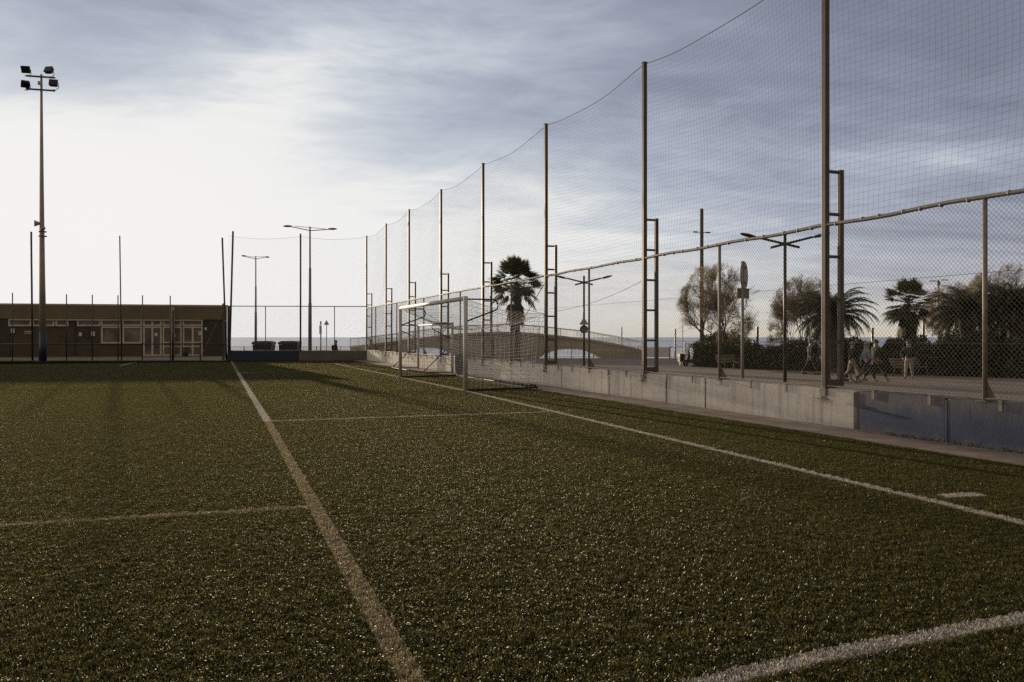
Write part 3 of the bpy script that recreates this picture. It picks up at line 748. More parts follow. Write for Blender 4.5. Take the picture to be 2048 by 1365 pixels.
rp = MB(); rp.tube([rear(s) for s in np.linspace(0, 1, 16)], .007, 5); rp.tube([Vector((0, -.80, GH - .1)), T1], .006, 5); rp.tube([Vector((GW, -.80, GH - .1)), T2], .008, 5)
rp.build('tie_rope', M['darkmetal'], G)
bl = MB(); bl.tube([(GW * s, -D_ + .04, .12 - .01 * math.sin(s * 20)) for s in np.linspace(0, 1, 20)], .022, 6); bl.build('net_hem', M['navy'], G, True)
# ------------------------------------------------------------------ small goal stored by the wall
s0 = Vector((at(904.7, 31.0), 31.0, .03)); s1 = Vector((at(836.5, 35.9), 35.9, .03)); gv = s1 - s0; SW = gv.length
SG = empty('training_goal', s0, math.atan2(gv.y, gv.x), 'smaller weathered goal parked against the wall behind the big goal', 'goal')
SH = 1.98
for x in (0, SW): MB().tube([(x, 0, 0), (x, 0, SH)], .055, 12).build('post', M['goalwhite'], SG, True)
MB().tube([(.05, 0, SH - .05), (SW - .05, 0, SH - .05)], .045, 12).build('crossbar', M['goalwhite'], SG, True)
for x in (0, SW):
    hp = [(x, .05, SH - .06), (x, .62, SH - .04)] + [(x, .70 + .12 * math.cos(a), SH - .18 + .13 * math.sin(a)) for a in np.linspace(PI / 2, -PI * .3, 7)] + [(x, .05, 1.34)]
    MB().tube(hp, .018, 8).build('net_bracket', M['darkmetal'], SG, True)
    MB().tube([(x, .05, .92), (x, .25, .92), (x, 1.15, .08)], .02, 8).build('stay_bar', M['darkmetal'], SG, True)
for q_ in ([(0, .02, .04), (0, 1.2, .05)], [(SW, .02, .04), (SW, 1.2, .05)], [(0, 1.2, .05), (SW, 1.2, .05)]): MB().tube(q_, .02, 8).build('base_bar', M['darkmetal'], SG, True)
sn_ = MB()
def fs(s, t): return Vector((SW * (.55 + .45 * s), .05 + .5 * t, SH - .1 - .75 * 4 * t * (1 - t) * .9 - .3 * s))
netsurf(sn_, lambda s, t: Vector((SW * s, .75 * math.sin(PI / 2 * t) + .02, SH - .08 - (1.0 * t) - .25 * math.sin(PI * s))), 40, 9, .003)
sn_.build('net', M['goalnet'], SG)
# blue bin by the wall
bxp = at(922, 31.2) + .05
bn_ = empty('litter_bin', (at(919, 30.4), 30.4, .03), ROTU, 'dark blue litter bin standing against the wall beside the near goal post', 'bin')
b = MB().tube([(0, 0, 0), (0, 0, .62), (0, 0, .72)], [.16, .20, .20], 14); b.build('body', M['bluemetal'], bn_, True)
MB().torus((0, 0, .72), .20, .015, 'Z').build('rim', M['bluemetal'], bn_, True)
# ------------------------------------------------------------------ promenade edge: railing and footbridge
RY = 72.6
def railing(name, x0, x1, label, mat, panel=1.9):
    e = empty(name, (x0, RY, PROM), 0, label, 'railing')
    L = x1 - x0; h = 1.08
    r = MB(); r.bx(0, L, -.03, .03, h - .05, h); r.bx(0, L, -.02, .02, .12, .16); r.build('handrail', M[mat], e)
    q = MB(); x = .12
    while x < L: q.bx(x - .011, x + .011, -.011, .011, .16, h - .05); x += .125
    q.build('bars', M[mat], e)
    x = 0.0; pm = None
    while x <= L:
        if pm is None: o = MB().bx(-.04, .04, -.05, .05, 0, h + .03).build('post', M[mat], e); pm = o
        else: o = pm.copy(); COL.objects.link(o); o.parent = e
        o.location = (x, 0, 0); x += panel
    return e
railing('promenade_railing', at(880, RY), at(1284, RY), 'pale barred railing along the promenade edge in front of the bridge arches', 'greyrail', 2.0)
railing('promenade_railing', at(1340, RY), at(1420, RY), 'short barred railing between the white panel and the litter bin', 'greyrail', 1.9)
e = empty('railing_panel', (at(1286, RY), RY, PROM), 0, 'solid pale panel set in the promenade railing, right of the bridge', 'panel')
L = at(1338, RY) - at(1286, RY)
MB().bx(0, L, -.02, .02, .12, 1.02).build('sheet', M['whiterail'], e); MB().bx(-.05, 0, -.04, .04, 0, 1.1).build('post', M['greyrail'], e); MB().bx(L, L + .05, -.04, .04, 0, 1.12).build('post', M['greyrail'], e)
railing('promenade_railing', at(440, RY), at(735, RY), 'low pale railing on the sea front behind the waste containers', 'whiterail', 2.2)
# footbridge with two arch openings
BY = 76.0
def bp(px, py): return (at(px, BY), zz(py, BY))
deck = [(700, 696), (740, 692), (799, 684.5), (869, 675.5), (927, 669.5), (1004, 667), (1040, 667.5), (1103, 673), (1174, 681), (1238, 692), (1290, 704)]
top = [bp(*p) for p in deck]
def bez(a, c, n=10):
    return [bp(a[0] + (c[0] - a[0]) * i / n, a[1] + (c[1] - a[1]) * i / n) for i in range(n + 1)]
def archpts(xa, xb, ybase, ytop):
    pts = []
    for i in range(17):
        t = i / 16; k = 1 - abs(2 * t - 1) ** 2.4
        pts.append(bp(xa + (xb - xa) * t, ybase + (ytop - ybase) * k))
    return pts
low = zz(740, BY)
br = empty('footbridge', (0, BY, 0), 0, 'arched concrete footbridge with pale railing behind the palm and the goal', 'bridge')
body = top[:]
bot = [(top[-1][0], low)] + [(p[0], p[1]) for p in archpts(1214, 1066, 724, 698.5)] + [(p[0], p[1]) for p in archpts(924, 782, 722, 696)] + [(top[0][0], low)]
# fill foot of the piers
poly = top + [(top[-1][0], low), (at(1214, BY), low)] + archpts(1214, 1066, 726, 698.5) + [(at(1066, BY), low), (at(924, BY), low)] + archpts(924, 782, 724, 696) + [(at(782, BY), low), (top[0][0], low)]
g = MB(); g.prism(poly, 0, 4.2); ob = g.build('arch_body', M['bridge'], br)
bm = bmesh.new(); bm.from_mesh(ob.data); bmesh.ops.triangulate(bm, faces=[f for f in bm.faces if len(f.verts) > 4]); bm.to_mesh(ob.data); bm.free()
ed = MB(); ed.tube([(x, -.12, z + .05) for x, z in top], .14, 4, roll=PI / 4); ed.build('deck_edge', M['bridge'], br)
def rail_on(yoff, nm):
    r = MB(); h = .78
    P = []
    for (xa, za), (xb_, zb_) in zip(top[:-1], top[1:]):
        n = max(2, int((xb_ - xa) / .14))
        for i in range(n): P.append((xa + (xb_ - xa) * i / n, za + (zb_ - za) * i / n))
    P.append(top[-1])
    for i, (x, z) in enumerate(P):
        if i % 14 == 0: r.box((x, yoff, z + h / 2 + .06), (.08, .07, h + .08))
        else: r.box((x, yoff, z + h / 2 + .05), (.022, .022, h))
    r.tube([(x, yoff, z + h + .08) for x, z in P[::4] + [P[-1]]], .035, 6)
    r.tube([(x, yoff, z + .14) for x, z in P[::4] + [P[-1]]], .025, 4)
    return r.build(nm, M['whiterail'], br)
rail_on(.15, 'near_railing'); rail_on(4.0, 'far_railing')
# ------------------------------------------------------------------ palms
def frond_fan(b, base, az_, el_, pet, fan, n=20, droop=.25, spread=2.45):
    d = Vector((math.cos(el_) * math.cos(az_), math.cos(el_) * math.sin(az_), math.sin(el_)))
    side = Vector((-math.sin(az_), math.cos(az_), 0)); nrm = d.cross(side); ro = random.uniform(-.55, .55); side, nrm = side * math.cos(ro) + nrm * math.sin(ro), nrm * math.cos(ro) - side * math.sin(ro)
    tip = Vector(base) + d * pet + Vector((0, 0, -droop * .3 * pet))
    b.tube([base, Vector(base) + d * pet * .5, tip], [.018, .014, .01], 4, False)
    for i in range(n):
        t = (i / (n - 1) - .5) * spread
        dd = d * math.cos(t) + side * math.sin(t)
        L = fan * (1 - .28 * abs(t) / (spread / 2)) * random.uniform(.85, 1.1)
        wv = (d * -math.sin(t) + side * math.cos(t)) * (L * .06)
        m = tip + dd * L * .62 + nrm * random.uniform(-.03, .03) * L + Vector((0, 0, -droop * .25 * L)); e = tip + dd * L + Vector((0, 0, -droop * L * random.uniform(.6, 1.2)))
        b.add([tip, m - wv, m + wv, e], [(0, 1, 2), (1, 3, 2)])
def fan_palm(name, base, zc, trunk_r, pet, fan, nleaf, nskirt, zskirt, label, elmin=-.55, seed=1):
    random.seed(seed)
    e = empty(name, base, random.uniform(0, 6), label, 'palm tree', 'palms along the promenade')
    H = zc - base[2]
    pts = []; rs = []
    n = int(H / .11)
    for i in range(n + 1):
        t = i / n; pts.append((.06 * math.sin(t * 2.2), .04 * math.sin(t * 3), H * t)); rs.append(trunk_r * (1.25 - .3 * t + (.35 if t < .06 else 0)) * (1.06 if i % 2 else .95))
    tr = MB(); tr.tube(pts, rs, 12)
    for i in range(int(H * 14)):                          # old leaf bases
        z = random.uniform(.2, H); a = random.uniform(0, 2 * PI); r0 = trunk_r * (1.2 - .3 * z / H)
        p = Vector((math.cos(a) * r0, math.sin(a) * r0, z)); tr.tube([p, p + Vector((math.cos(a) * .09, math.sin(a) * .09, random.uniform(.02, .12)))], [.03, .012], 4)
    tr.build('trunk', M['palmtrunk'], e)
    cr = MB()
    for i in range(nleaf):
        a = i * 2.399 + random.uniform(-.3, .3); t = (i + .5) / nleaf
        el_ = math.asin(max(-1, min(1, 1 - t * (1 - math.sin(elmin))))) + random.uniform(-.32, .32)
        frond_fan(cr, Vector((0, 0, H + .15 * math.sin(el_))), a, el_, pet * random.uniform(.85, 1.1), fan * random.uniform(.85, 1.1), 20, .12 + .22 * (1 - math.sin(el_)) * .5)
    cr.build('crown', M['palm'], e)
    sk = MB()
    for i in range(nskirt):
        a = random.uniform(0, 2 * PI); z = random.uniform(zskirt - base[2] + .6, H); 
        el_ = random.uniform(-1.5, -1.05)
        frond_fan(sk, Vector((math.cos(a) * trunk_r, math.sin(a) * trunk_r, z)), a, el_, pet * random.uniform(.35, .6), fan * random.uniform(.6, .85), 14, .5, 1.5)
    sk.build('skirt', M['deadpalm'], e)
    return e
fan_palm('fan_palm', (at(1033, 62), 62, PROM), zz(568, 62), .21, 1.22, 1.12, 66, 30, zz(640, 62), 'tall fan palm with shaggy skirt behind the near goal net', -.6, 2)
fan_palm('fan_palm', (at(1815, 50), 50, PROM), zz(608, 50), .24, .85, .86, 62, 60, zz(672, 50), 'squat fan palm with thick brown skirt behind the person in pale trousers', -.7, 4)
def date_palm(name, base, zc, Lf, nf, label, seed, tr_r=.32):
    random.seed(seed)
    e = empty(name, base, random.uniform(0, 6), label, 'palm tree', 'palms along the promenade')
    H = zc - base[2]
    n = max(4, int(H / .14)); tr = MB()
    tr.tube([(0, 0, H * i / n) for i in range(n + 1)], [tr_r * (1.1 + .12 * (i % 2) + (.15 if i > n * .75 else 0)) for i in range(n + 1)], 14)
    tr.build('trunk', M['palmtrunk'], e)
    cr = MB()
    for k in range(nf):
        a = k * 2.399 + random.uniform(-.2, .2); t = (k + .5) / nf
        el0 = 1.45 - 1.75 * t + random.uniform(-.1, .1); L = Lf * random.uniform(.85, 1.08) * (.82 + .18 * math.sin(PI * min(1, t + .2)))
        p = Vector((math.cos(a) * .12, math.sin(a) * .12, H)); ang = el0; ns = 15; pts = [p.copy()]
        rad = Vector((math.cos(a), math.sin(a), 0)); side = Vector((-math.sin(a), math.cos(a), 0))
        for i in range(ns):
            p = p + (rad * math.cos(ang) + Vector((0, 0, math.sin(ang)))) * (L / ns); ang -= (.085 + .055 * (1 if el0 > .2 else .4)) * (.5 + i / ns); ang = max(ang, -1.45); pts.append(p.copy())
        cr.tube(pts, [.03 * (1 - .85 * i / ns) for i in range(ns + 1)], 3, False)
        for i in range(1, ns + 1):
            d = (pts[i] - pts[i - 1]).normalized(); up = side.cross(d)
            for sub in (0, .33, .66):
                q = pts[i - 1].lerp(pts[i], sub); f = (i + sub) / ns
                ll = .42 * Lf / 2.7 * math.sin(PI * min(1, max(.12, f * .93 + .07))) ** .6
                for sg in (-1, 1):
                    dd = (side * sg * .75 + d * .75 + up * random.uniform(.05, .4)).normalized(); tip = q + dd * ll * random.uniform(.85, 1.1) - Vector((0, 0, .16 * ll))
                    wv = d * .024
                    cr.add([q - wv, q + wv, tip], [(0, 1, 2)])
    cr.build('crown', M['date'], e)
    return e
date_palm('date_palm', (at(1666, 44), 44, PROM), zz(632, 44), 2.85, 84, 'broad date palm with arching fronds behind the nearest net pole', 5)
date_palm('date_palm', (at(1935, 43), 43, PROM), zz(628, 43), 2.75, 80, 'date palm with drooping fronds left of the near fence post', 6)
date_palm('date_palm', (at(2030, 42), 42, PROM), zz(622, 42), 2.85, 84, 'date palm at the right edge, with pale feathery trees above it', 8)
# ------------------------------------------------------------------ feathery trees
def tree(name, base, H, R, label, seed, mt='tamarisk', nleaf=38000, trunk_h=.16, tr=.11, leaf=.050, flat=1.0):
    random.seed(seed); r = np.random.default_rng(seed)
    e = empty(name, base, 0, label, 'tree', 'feathery trees by the sea')
    tw = MB(); tips = []
    def grow(p, d, L, rad, dep):
        pts = [p]; n = 4; q = p.copy(); dd = d.copy()
        for i in range(n):
            dd = (dd + Vector((random.uniform(-.2, .2), random.uniform(-.2, .2), random.uniform(-.06, .12)))).normalized(); q = q + dd * (L / n); pts.append(q.copy())
            if dep <= 2: tips.append((q.copy(), dd.copy(), L))
        tw.tube(pts, [rad * (1 - .5 * i / n) for i in range(n + 1)], 5 if rad > .03 else 3, False)
        if dep == 0: return
        for k in range(random.choice((3, 3, 4)) if dep > 1 else 3):
            a = random.uniform(0, 2 * PI); sp_ = random.uniform(.35, .9)
            o = dd.orthogonal().normalized(); o.rotate(__import__('mathutils').Quaternion(dd, a))
            nd = (dd * math.cos(sp_) + o * math.sin(sp_)); nd.z = nd.z * flat + .10; nd.normalize()
            grow(pts[random.choice((2, 3, 4, 4))], nd, L * random.uniform(.58, .8), rad * .55, dep - 1)
    for k in range(4):
        a = k * PI / 2 + random.uniform(-.4, .4); lean = random.uniform(.15, .62)
        grow(Vector((random.uniform(-.1, .1), random.uniform(-.1, .1), 0)), Vector((math.cos(a) * math.sin(lean), math.sin(a) * math.sin(lean), math.cos(lean))), H * .42, tr, 4)
    P = np.array([t[0] for t in tips])
    zmax = P[:, 2].max(); rmax = np.percentile(np.hypot(P[:, 0], P[:, 1]), 97)
    sc = np.array([R / rmax, R / rmax, H / zmax])
    tw.v = [(v[0] * sc[0], v[1] * sc[1], v[2] * sc[2]) for v in tw.v]; P = P * sc
    tw.build('trunk', M['trunk'], e)
    P = P[P[:, 2] > H * trunk_h]
    P = P[np.minimum(1, .25 + np.hypot(P[:, 0], P[:, 1]) / R + P[:, 2] / H * .4) > r.uniform(0, 1, len(P))]
    # fine twigs fanning out from the limbs, and leaf sprays along them
    nt2 = 2600; o_ = P[r.integers(0, len(P), nt2)]; out = o_ - np.array([0, 0, H * .42]); out /= np.linalg.norm(out, axis=1)[:, None] + 1e-6
    e_ = o_ + (out * .75 + r.normal(0, .45, (nt2, 3)) + np.array([0, 0, .15])) * r.uniform(.3, .8, nt2)[:, None]
    k_ = np.maximum(np.sqrt((e_[:, 0] / R) ** 2 + (e_[:, 1] / R) ** 2 + ((e_[:, 2] - H * .52) / (H * .5)) ** 2), 1)[:, None]
    e_ = np.array([0, 0, H * .52]) + (e_ - np.array([0, 0, H * .52])) / k_
    sd = np.cross(e_ - o_, r.normal(0, 1, (nt2, 3))); sd /= np.linalg.norm(sd, axis=1)[:, None] + 1e-6; sd *= .009
    raw('twigs', np.stack([o_ - sd, o_ + sd, e_ + sd * .3, e_ - sd * .3], 1).reshape(-1, 3), np.arange(nt2 * 4).reshape(-1, 4), M['trunk'], e)
    ti = r.integers(0, nt2, nleaf); tt = r.uniform(.2, 1.05, nleaf)[:, None]
    c = o_[ti] * (1 - tt) + e_[ti] * tt + r.normal(0, .07, (nleaf, 3))
    d = r.normal(0, 1, (nleaf, 3)) + np.array([0, 0, .5]); d /= np.linalg.norm(d, axis=1)[:, None]
    s = r.normal(0, 1, (nleaf, 3)); s -= (s * d).sum(1)[:, None] * d; s /= np.linalg.norm(s, axis=1)[:, None]
    l = r.uniform(.6, 1.5, nleaf)[:, None] * leaf; wv = s * leaf * .16
    Vv = np.stack([c - d * l - wv * .4, c - d * l + wv * .4, c + d * l + wv, c + d * l - wv], 1).reshape(-1, 3)
    raw('crown', Vv, np.arange(nleaf * 4).reshape(-1, 4), M[mt], e)
    return e
tree('tamarisk_tree', (at(1437, 54), 54, PROM), zz(530, 54) - PROM, 2.75, 'round feathery tree with bare dark limbs behind the left bench', 21)
tree('tamarisk_tree', (at(1610, 50), 50, PROM), zz(552, 50) - PROM, 2.2, 'feathery tree standing half behind the broad date palm', 22)
tree('tamarisk_tree', (at(1905, 55), 55, PROM), zz(566, 55) - PROM, 1.9, 'low feathery crown showing above the drooping date palm', 23)
tree('tamarisk_tree', (at(2015, 52), 52, PROM), zz(530, 52) - PROM, 2.7, 'tallest pale feathery tree at the right edge', 24)
# ------------------------------------------------------------------ hedge and shrubs
def leafcloud(name, pts, size, mat, parent, seed):
    r = np.random.default_rng(seed); n = len(pts)
    d = r.normal(0, 1, (n, 3)); d /= np.linalg.norm(d, axis=1)[:, None]
    s = r.normal(0, 1, (n, 3)); s -= (s * d).sum(1)[:, None] * d; s /= np.linalg.norm(s, axis=1)[:, None]
    l = (r.uniform(.6, 1.4, n) * size)[:, None]
    Vv = np.stack([pts - d * l, pts + s * l * .45, pts + d * l, pts - s * l * .45], 1).reshape(-1, 3)
    return raw(name, Vv, np.arange(n * 4).reshape(-1, 4), mat, parent)
hb = [(1383, 733.5), (1500, 738.5), (1660, 744), (1870, 752), (2110, 759.5)]
hp = [gp(x, y, PROM) for x, y in hb]
def hedge(name, P, hts, depth, label, n, seed, size=.07):
    r = np.random.default_rng(seed)
    e = empty(name, (P[0][0], P[0][1], PROM), 0, label, 'hedge')
    A = np.array(P); S_ = np.concatenate([[0], np.cumsum(np.linalg.norm(np.diff(A, axis=0), axis=1))])
    t = r.uniform(0, S_[-1], n); x = np.interp(t, S_, A[:, 0]); y = np.interp(t, S_, A[:, 1]); h = np.interp(t, S_, hts)
    h = h * (1 + .13 * np.sin(t * 1.9) + .1 * np.sin(t * 4.3 + 1) + .06 * np.sin(t * 9.1))
    dirv = (A[-1] - A[0]) / np.linalg.norm(A[-1] - A[0]); nv_ = np.array([-dirv[1], dirv[0]])
    if nv_[1] < 0: nv_ = -nv_
    # shell: front face, top and a looser fringe
    k = r.uniform(0, 1, n); front = k < .62
    dz = np.where(front, r.uniform(0, 1, n) ** .9 * h, h + r.normal(0, .09, n)); dd = np.where(front, np.abs(r.normal(0, .12, n)) + .12 * np.sin(t * 3 + dz * 2), r.uniform(0, depth, n))
    pts = np.stack([x + nv_[0] * dd - P[0][0], y + nv_[1] * dd - P[0][1], np.maximum(dz, .02)], 1)
    leafcloud('foliage', pts, size, M['hedge'], e, seed)
    c = MB()
    for (a, ha), (q, hq) in zip(zip(A[:-1], hts[:-1]), zip(A[1:], hts[1:])):
        m = 24
        for i in range(m):
            p0 = a + (q - a) * i / m; p1 = a + (q - a) * (i + 1.02) / m; hh = (ha + (hq - ha) * i / m) * random.uniform(.78, .95)
            o = nv_ * .28; o2 = nv_ * depth
            b_ = [p0 + o, p1 + o, p1 + o2, p0 + o2]; b_ = [(v[0] - P[0][0], v[1] - P[0][1]) for v in b_]
            c.add([(v[0], v[1], 0) for v in b_] + [(v[0], v[1], hh) for v in b_], [(0, 1, 5, 4), (1, 2, 6, 5), (2, 3, 7, 6), (3, 0, 4, 7), (4, 5, 6, 7)])
    c.build('inner_growth', M['shrub'], e)
    return e
hedge('hedge', hp, [1.25, 1.25, 1.35, 1.6, 2.0], 1.4, 'long dark clipped hedge behind the benches along the promenade', 42000, 31)
def shrub(name, c, r3, label, n, seed, mat='shrub', size=.07, cat='shrub'):
    r = np.random.default_rng(seed); e = empty(name, c, 0, label, cat, 'dark shrubs behind the hedge')
    d = r.normal(0, 1, (n, 3)); d[:, 2] = np.abs(d[:, 2]); d /= np.linalg.norm(d, axis=1)[:, None]
    a = np.arctan2(d[:, 1], d[:, 0]); k = (.86 + .1 * np.sin(a * 3 + seed) + .07 * np.sin(a * 7 + d[:, 2] * 6)) * r.uniform(.86, 1.06, n)
    leafcloud('foliage', d * np.array(r3) * k[:, None], size, M[mat], e, seed)
    MB().ell((0, 0, 0), (r3[0] * .76, r3[1] * .76, r3[2] * .76), 14, 10, zmin=0).build('inner_growth', M['shrub'], e, True)
    return e
shrub('shrub', (at(1447, 60), 60, PROM), (2.6, 2.0, zz(660, 60) - PROM), 'broad dark mound of shrub behind the left bench', 14000, 41)
shrub('shrub', (at(1600, 56), 56, PROM), (1.9, 1.5, zz(676, 56) - PROM), 'low dark shrub left of the broad date palm', 8000, 42)
shrub('shrub', (at(1700, 52), 52, PROM), (2.0, 1.5, zz(672, 52) - PROM), 'dark shrub behind the group with the bicycle', 8000, 43)
shrub('shrub', (at(1815, 51.5), 51.5, PROM), (1.5, 1.2, zz(672, 51.5) - PROM), 'dark shrub around the foot of the squat fan palm', 7000, 44)
shrub('shrub', (at(1925, 46), 46, PROM), (1.9, 1.3, zz(655, 46) - PROM), 'dense dark shrub under the drooping date palm', 11000, 45)
shrub('shrub', (at(1985, 46.5), 46.5, PROM), (1.6, 1.2, zz(656, 46.5) - PROM), 'dense dark shrub between the two right date palms', 11000, 47)
shrub('shrub', (at(2040, 44.5), 44.5, PROM), (2.2, 1.4, zz(625, 44.5) - PROM), 'tallest dense dark shrub at the right edge', 14000, 46)
# weeds at the foot of the blue panels
r_ = np.random.default_rng(51); n = 500; yy = r_.uniform(6.5, 11.5, n)
wp = np.stack([fx(yy) - .06 - np.abs(r_.normal(0, .05, n)), yy, .035 + np.abs(r_.normal(0, .02, n))], 1)
o = leafcloud('weeds', wp, .02, M['weed'], None, 52); tag(o, 'thin line of weeds and dead leaves at the foot of the blue panels', 'weeds', kind='stuff')
# ------------------------------------------------------------------ lamps
def lamp_x(px, Y, ztop, label, arm=1.65, up=.42):
    e = empty('street_lamp', (at(px, Y), Y, PROM), 0, label, 'street lamp', 'black crossed arm lamps')
    H = ztop - PROM; zc = H - .42
    MB().tube([(0, 0, 0), (0, 0, H)], [.075, .065], 12).build('pole', M['darkmetal'], e, True)
    for sg in (-1, 1):
        a = MB().tube([(-sg * .6, sg * .06, zc - .19), (sg * (arm - .5), -sg * .06, zc + .25)], [.055, .05], 10)
        ar = a.build('arm', M['darkmetal'], e, True)
        R = Matrix.Rotation(-sg * .24, 3, 'Y')
        h = MB().ell((sg * (arm - .12), -sg * .06, zc + .33), (.40, .17, .075), 14, 8, R); h.build('lamp_head', M['darkmetal'], e, True)
    return e
lamp_x(1168, 54, zz(552, 54), 'black crossed arm lamp post carrying two road signs')
lamp_x(1570, 34, zz(467, 34), 'black crossed arm lamp post left of the nearest net pole, without signs')
def lamp_v(px, Y, ztop, span, rz, label, dz=(.1, -.05)):
    e = empty('street_lamp', (at(px, Y), Y, PROM), rz, label, 'street lamp', 'grey double arm lamps by the sea')
    H = ztop - PROM
    MB().tube([(0, 0, 0), (0, 0, H * .45), (0, 0, H * .46), (0, 0, H * .7), (0, 0, H * .71), (0, 0, H)], [.12, .11, .09, .08, .06, .05], 10).build('pole', M['lampsteel'], e, True)
    for sg, d in ((-1, dz[0]), (1, dz[1])):
        MB().tube([(0, 0, H - .25), (sg * span * .36, 0, H - .12 + d)], .03, 6).tube([(0, 0, H - .05), (sg * span * .30, 0, H - .08 + d)], .018, 6).build('arm', M['lampsteel'], e, True)
        MB().ell((sg * span * .43, 0, H - .08 + d), (span * .09, .13, .07), 12, 8).build('lamp_head', M['lampsteel'], e, True)
    return e
lamp_v(620, 52, zz(454, 52), 3.4, 0, 'tall grey double arm lamp post right of the waste containers', (.12, -.06))
lamp_v(511.5, 72, zz(513, 72), 3.0, 1.0, 'more distant grey double arm lamp post above the left waste container', (0, .12))
# tall dark column lamp
e = empty('street_lamp', (at(1403.5, 57), 57, PROM), .3, 'tall thick brown lighting column rising out of the round feathery tree', 'street lamp')
H = zz(418, 57) - PROM
MB().tube([(0, 0, 0), (0, 0, H)], [.14, .12], 12).build('pole', M['trunk'], e, True)
for z, s_ in ((zz(465, 57), 1), (zz(499, 57), .6)):
    for sg in ((-1, 1) if s_ == 1 else (-1,)):
        MB().tube([(sg * .1, 0, z - PROM - .02), (sg * .3, 0, z - PROM)], .02, 6).ell((sg * .5 * s_ ** .3, 0, z - PROM), (.24 * s_, .12, .05), 12, 6).build('lamp_head', M['darkmetal'], e, True)
e = empty('street_lamp', (at(1877, 66), 66, PROM), .2, 'small distant double arm lamp showing above the drooping date palm', 'street lamp')
H = zz(560, 66) - PROM
MB().tube([(0, 0, 0), (0, 0, H)], .06, 8).build('pole', M['lampsteel'], e, True)
for sg in (-1, 1): MB().box((sg * .55, 0, H - .06 + sg * .05), (.7, .12, .07)).build('lamp_head', M['lampsteel'], e)
MB().box((-.05, 0, H - .3), (.3, .2, .35)).build('junction_box', M['lampsteel'], e)
# floodlight mast
FY = 46.2
e = empty('floodlight_mast', (at(85.5, FY), FY, 0.0), 0, 'tall tapering floodlight mast with four lamps in front of the clubhouse', 'floodlight')
H = zz(149, FY)
MB().tube([(0, 0, 1.75), (-.03, 0, 5), (-.06, 0, 10), (-.08, 0, H)], [.185, .15, .11, .055], 12).build('mast', M['mast'], e, True)
p = MB().tube([(0, 0, 0), (0, 0, 1.75)], [.21, .188], 12).build('painted_foot', M['bluemetal'], e, True); p['label'] = 'dark blue painted foot of the mast'
MB().box((0, 0, .01), (.6, .6, .02)).build('base_plate', M['steel'], e)
tx = -.08
for z in (zz(155, FY), zz(181, FY)):
    MB().box((tx, -.08, z), (1.68, .08, .09), rot=Matrix.Rotation(.07, 3, 'Y')).build('cross_arm', M['darkmetal'], e)
def flood(x, z, tilt, yaw):
    R = Matrix.Rotation(yaw, 3, 'Z') @ Matrix.Rotation(tilt, 3, 'X')
    f = MB(); c = Vector((x, -.12, z))
    f.box(c, (.42, .16, .36), rot=R)
    for k in (-.12, -.04, .04, .12): f.box(c + R @ Vector((0, .11, k)), (.36, .07, .03), rot=R)
    f.box(c + R @ Vector((0, -.1, 0)), (.46, .05, .40), rot=R)
    o = f.build('floodlight', M['darkmetal'], e, bevel=.01)
    q = MB(); pts = [c + R @ Vector((.24, 0, 0)), c + Vector((.30, 0, -.25)), c + Vector((.15, .03, -.36)), c + Vector((-.1, .03, -.36))]
    q.tube(pts, .018, 6); q.build('yoke', M['darkmetal'], o)
zt = zz(155, FY); zb = zz(181, FY)
flood(tx - .82, zt + .42, .5, .2); flood(tx + .52, zt + .36, -.5, -.15); flood(tx - .86, zb + .34, .9, .6); flood(tx + .78, zb + .36, -.45, .3)
MB().box((tx - .01, -.12, zz(168, FY)), (.2, .12, .2)).build('junction_box', M['mast'], e)
MB().tube([(-.14, -.1, zz(448, FY)), (-.36, -.2, zz(448, FY))], [.08, .19], 12).build('horn_speaker', M['mast'], e, True)
MB().tube([(.0, -.14, zz(459, FY)), (.2, -.3, zz(458, FY))], [.05, .13], 10).build('horn_speaker', M['mast'], e, True)
MB().torus((0, 0, zz(464, FY)), .19, .03, 'Z').torus((0, 0, zz(473, FY)), .2, .03, 'Z').build('collar', M['steel'], e, True)
# ------------------------------------------------------------------ signs
def disc(b, c, r, y0, y1, n=28):
    b.prism([(c[0] + r * math.cos(2 * PI * i / n), c[1] + r * math.sin(2 * PI * i / n)) for i in range(n)], y0, y1)
def tri(c, s, k=1.0):
    h = s * .866; return [(c[0] - s / 2 * k, c[1] - h / 3 * k), (c[0] + s / 2 * k, c[1] - h / 3 * k), (c[0], c[1] + h * 2 / 3 * k)]
def walker(b, cx, cz, s, y):
    disc(b, (cx + .02 * s, cz + .36 * s), .085 * s, y - .006, y, 10)
    def limb(p, q, w_):
        d = Vector((q[0] - p[0], 0, q[1] - p[1])); L = d.length; a = math.atan2(d.z, d.x)
        b.box((cx + (p[0] + q[0]) / 2 * s, y - .003, cz + (p[1] + q[1]) / 2 * s), (L * s, .006, w_ * s), rot=Matrix.Rotation(-a, 3, 'Y'))
    limb((0, .24), (-.02, -.05), .15); limb((0, .2), (.2, .04), .06); limb((0, .2), (-.18, .05), .06)
    limb((-.02, -.04), (.14, -.24), .08); limb((.14, -.24), (.16, -.42), .07); limb((-.02, -.04), (-.1, -.24), .08); limb((-.1, -.24), (-.22, -.42), .07)
def tri_sign(name, loc, s, label, post=None, pic=True):
    e = empty(name, loc, 0, label, 'road sign')
    MB().prism(tri((0, 0), s), -.012, .012).build('plate', M['signred'], e)
    MB().prism(tri((0, 0), s, .76), -.017, -.0125).build('face', M['signwhite'], e)
    if pic:
        b = MB(); walker(b, 0, -.02 * s, s * .42, -.018); b.build('pictogram', M['black'], e)
    if post: MB().tube([(0, .03, -post), (0, .03, .2 * s)], .03, 8).build('post', M['lampsteel'], e)
    return e
Y = 53.86
tri_sign('warning_sign', (at(1168, Y), Y, zz(644.5, Y)), .62, 'triangular pedestrian warning sign on the black lamp post, above the blue one')
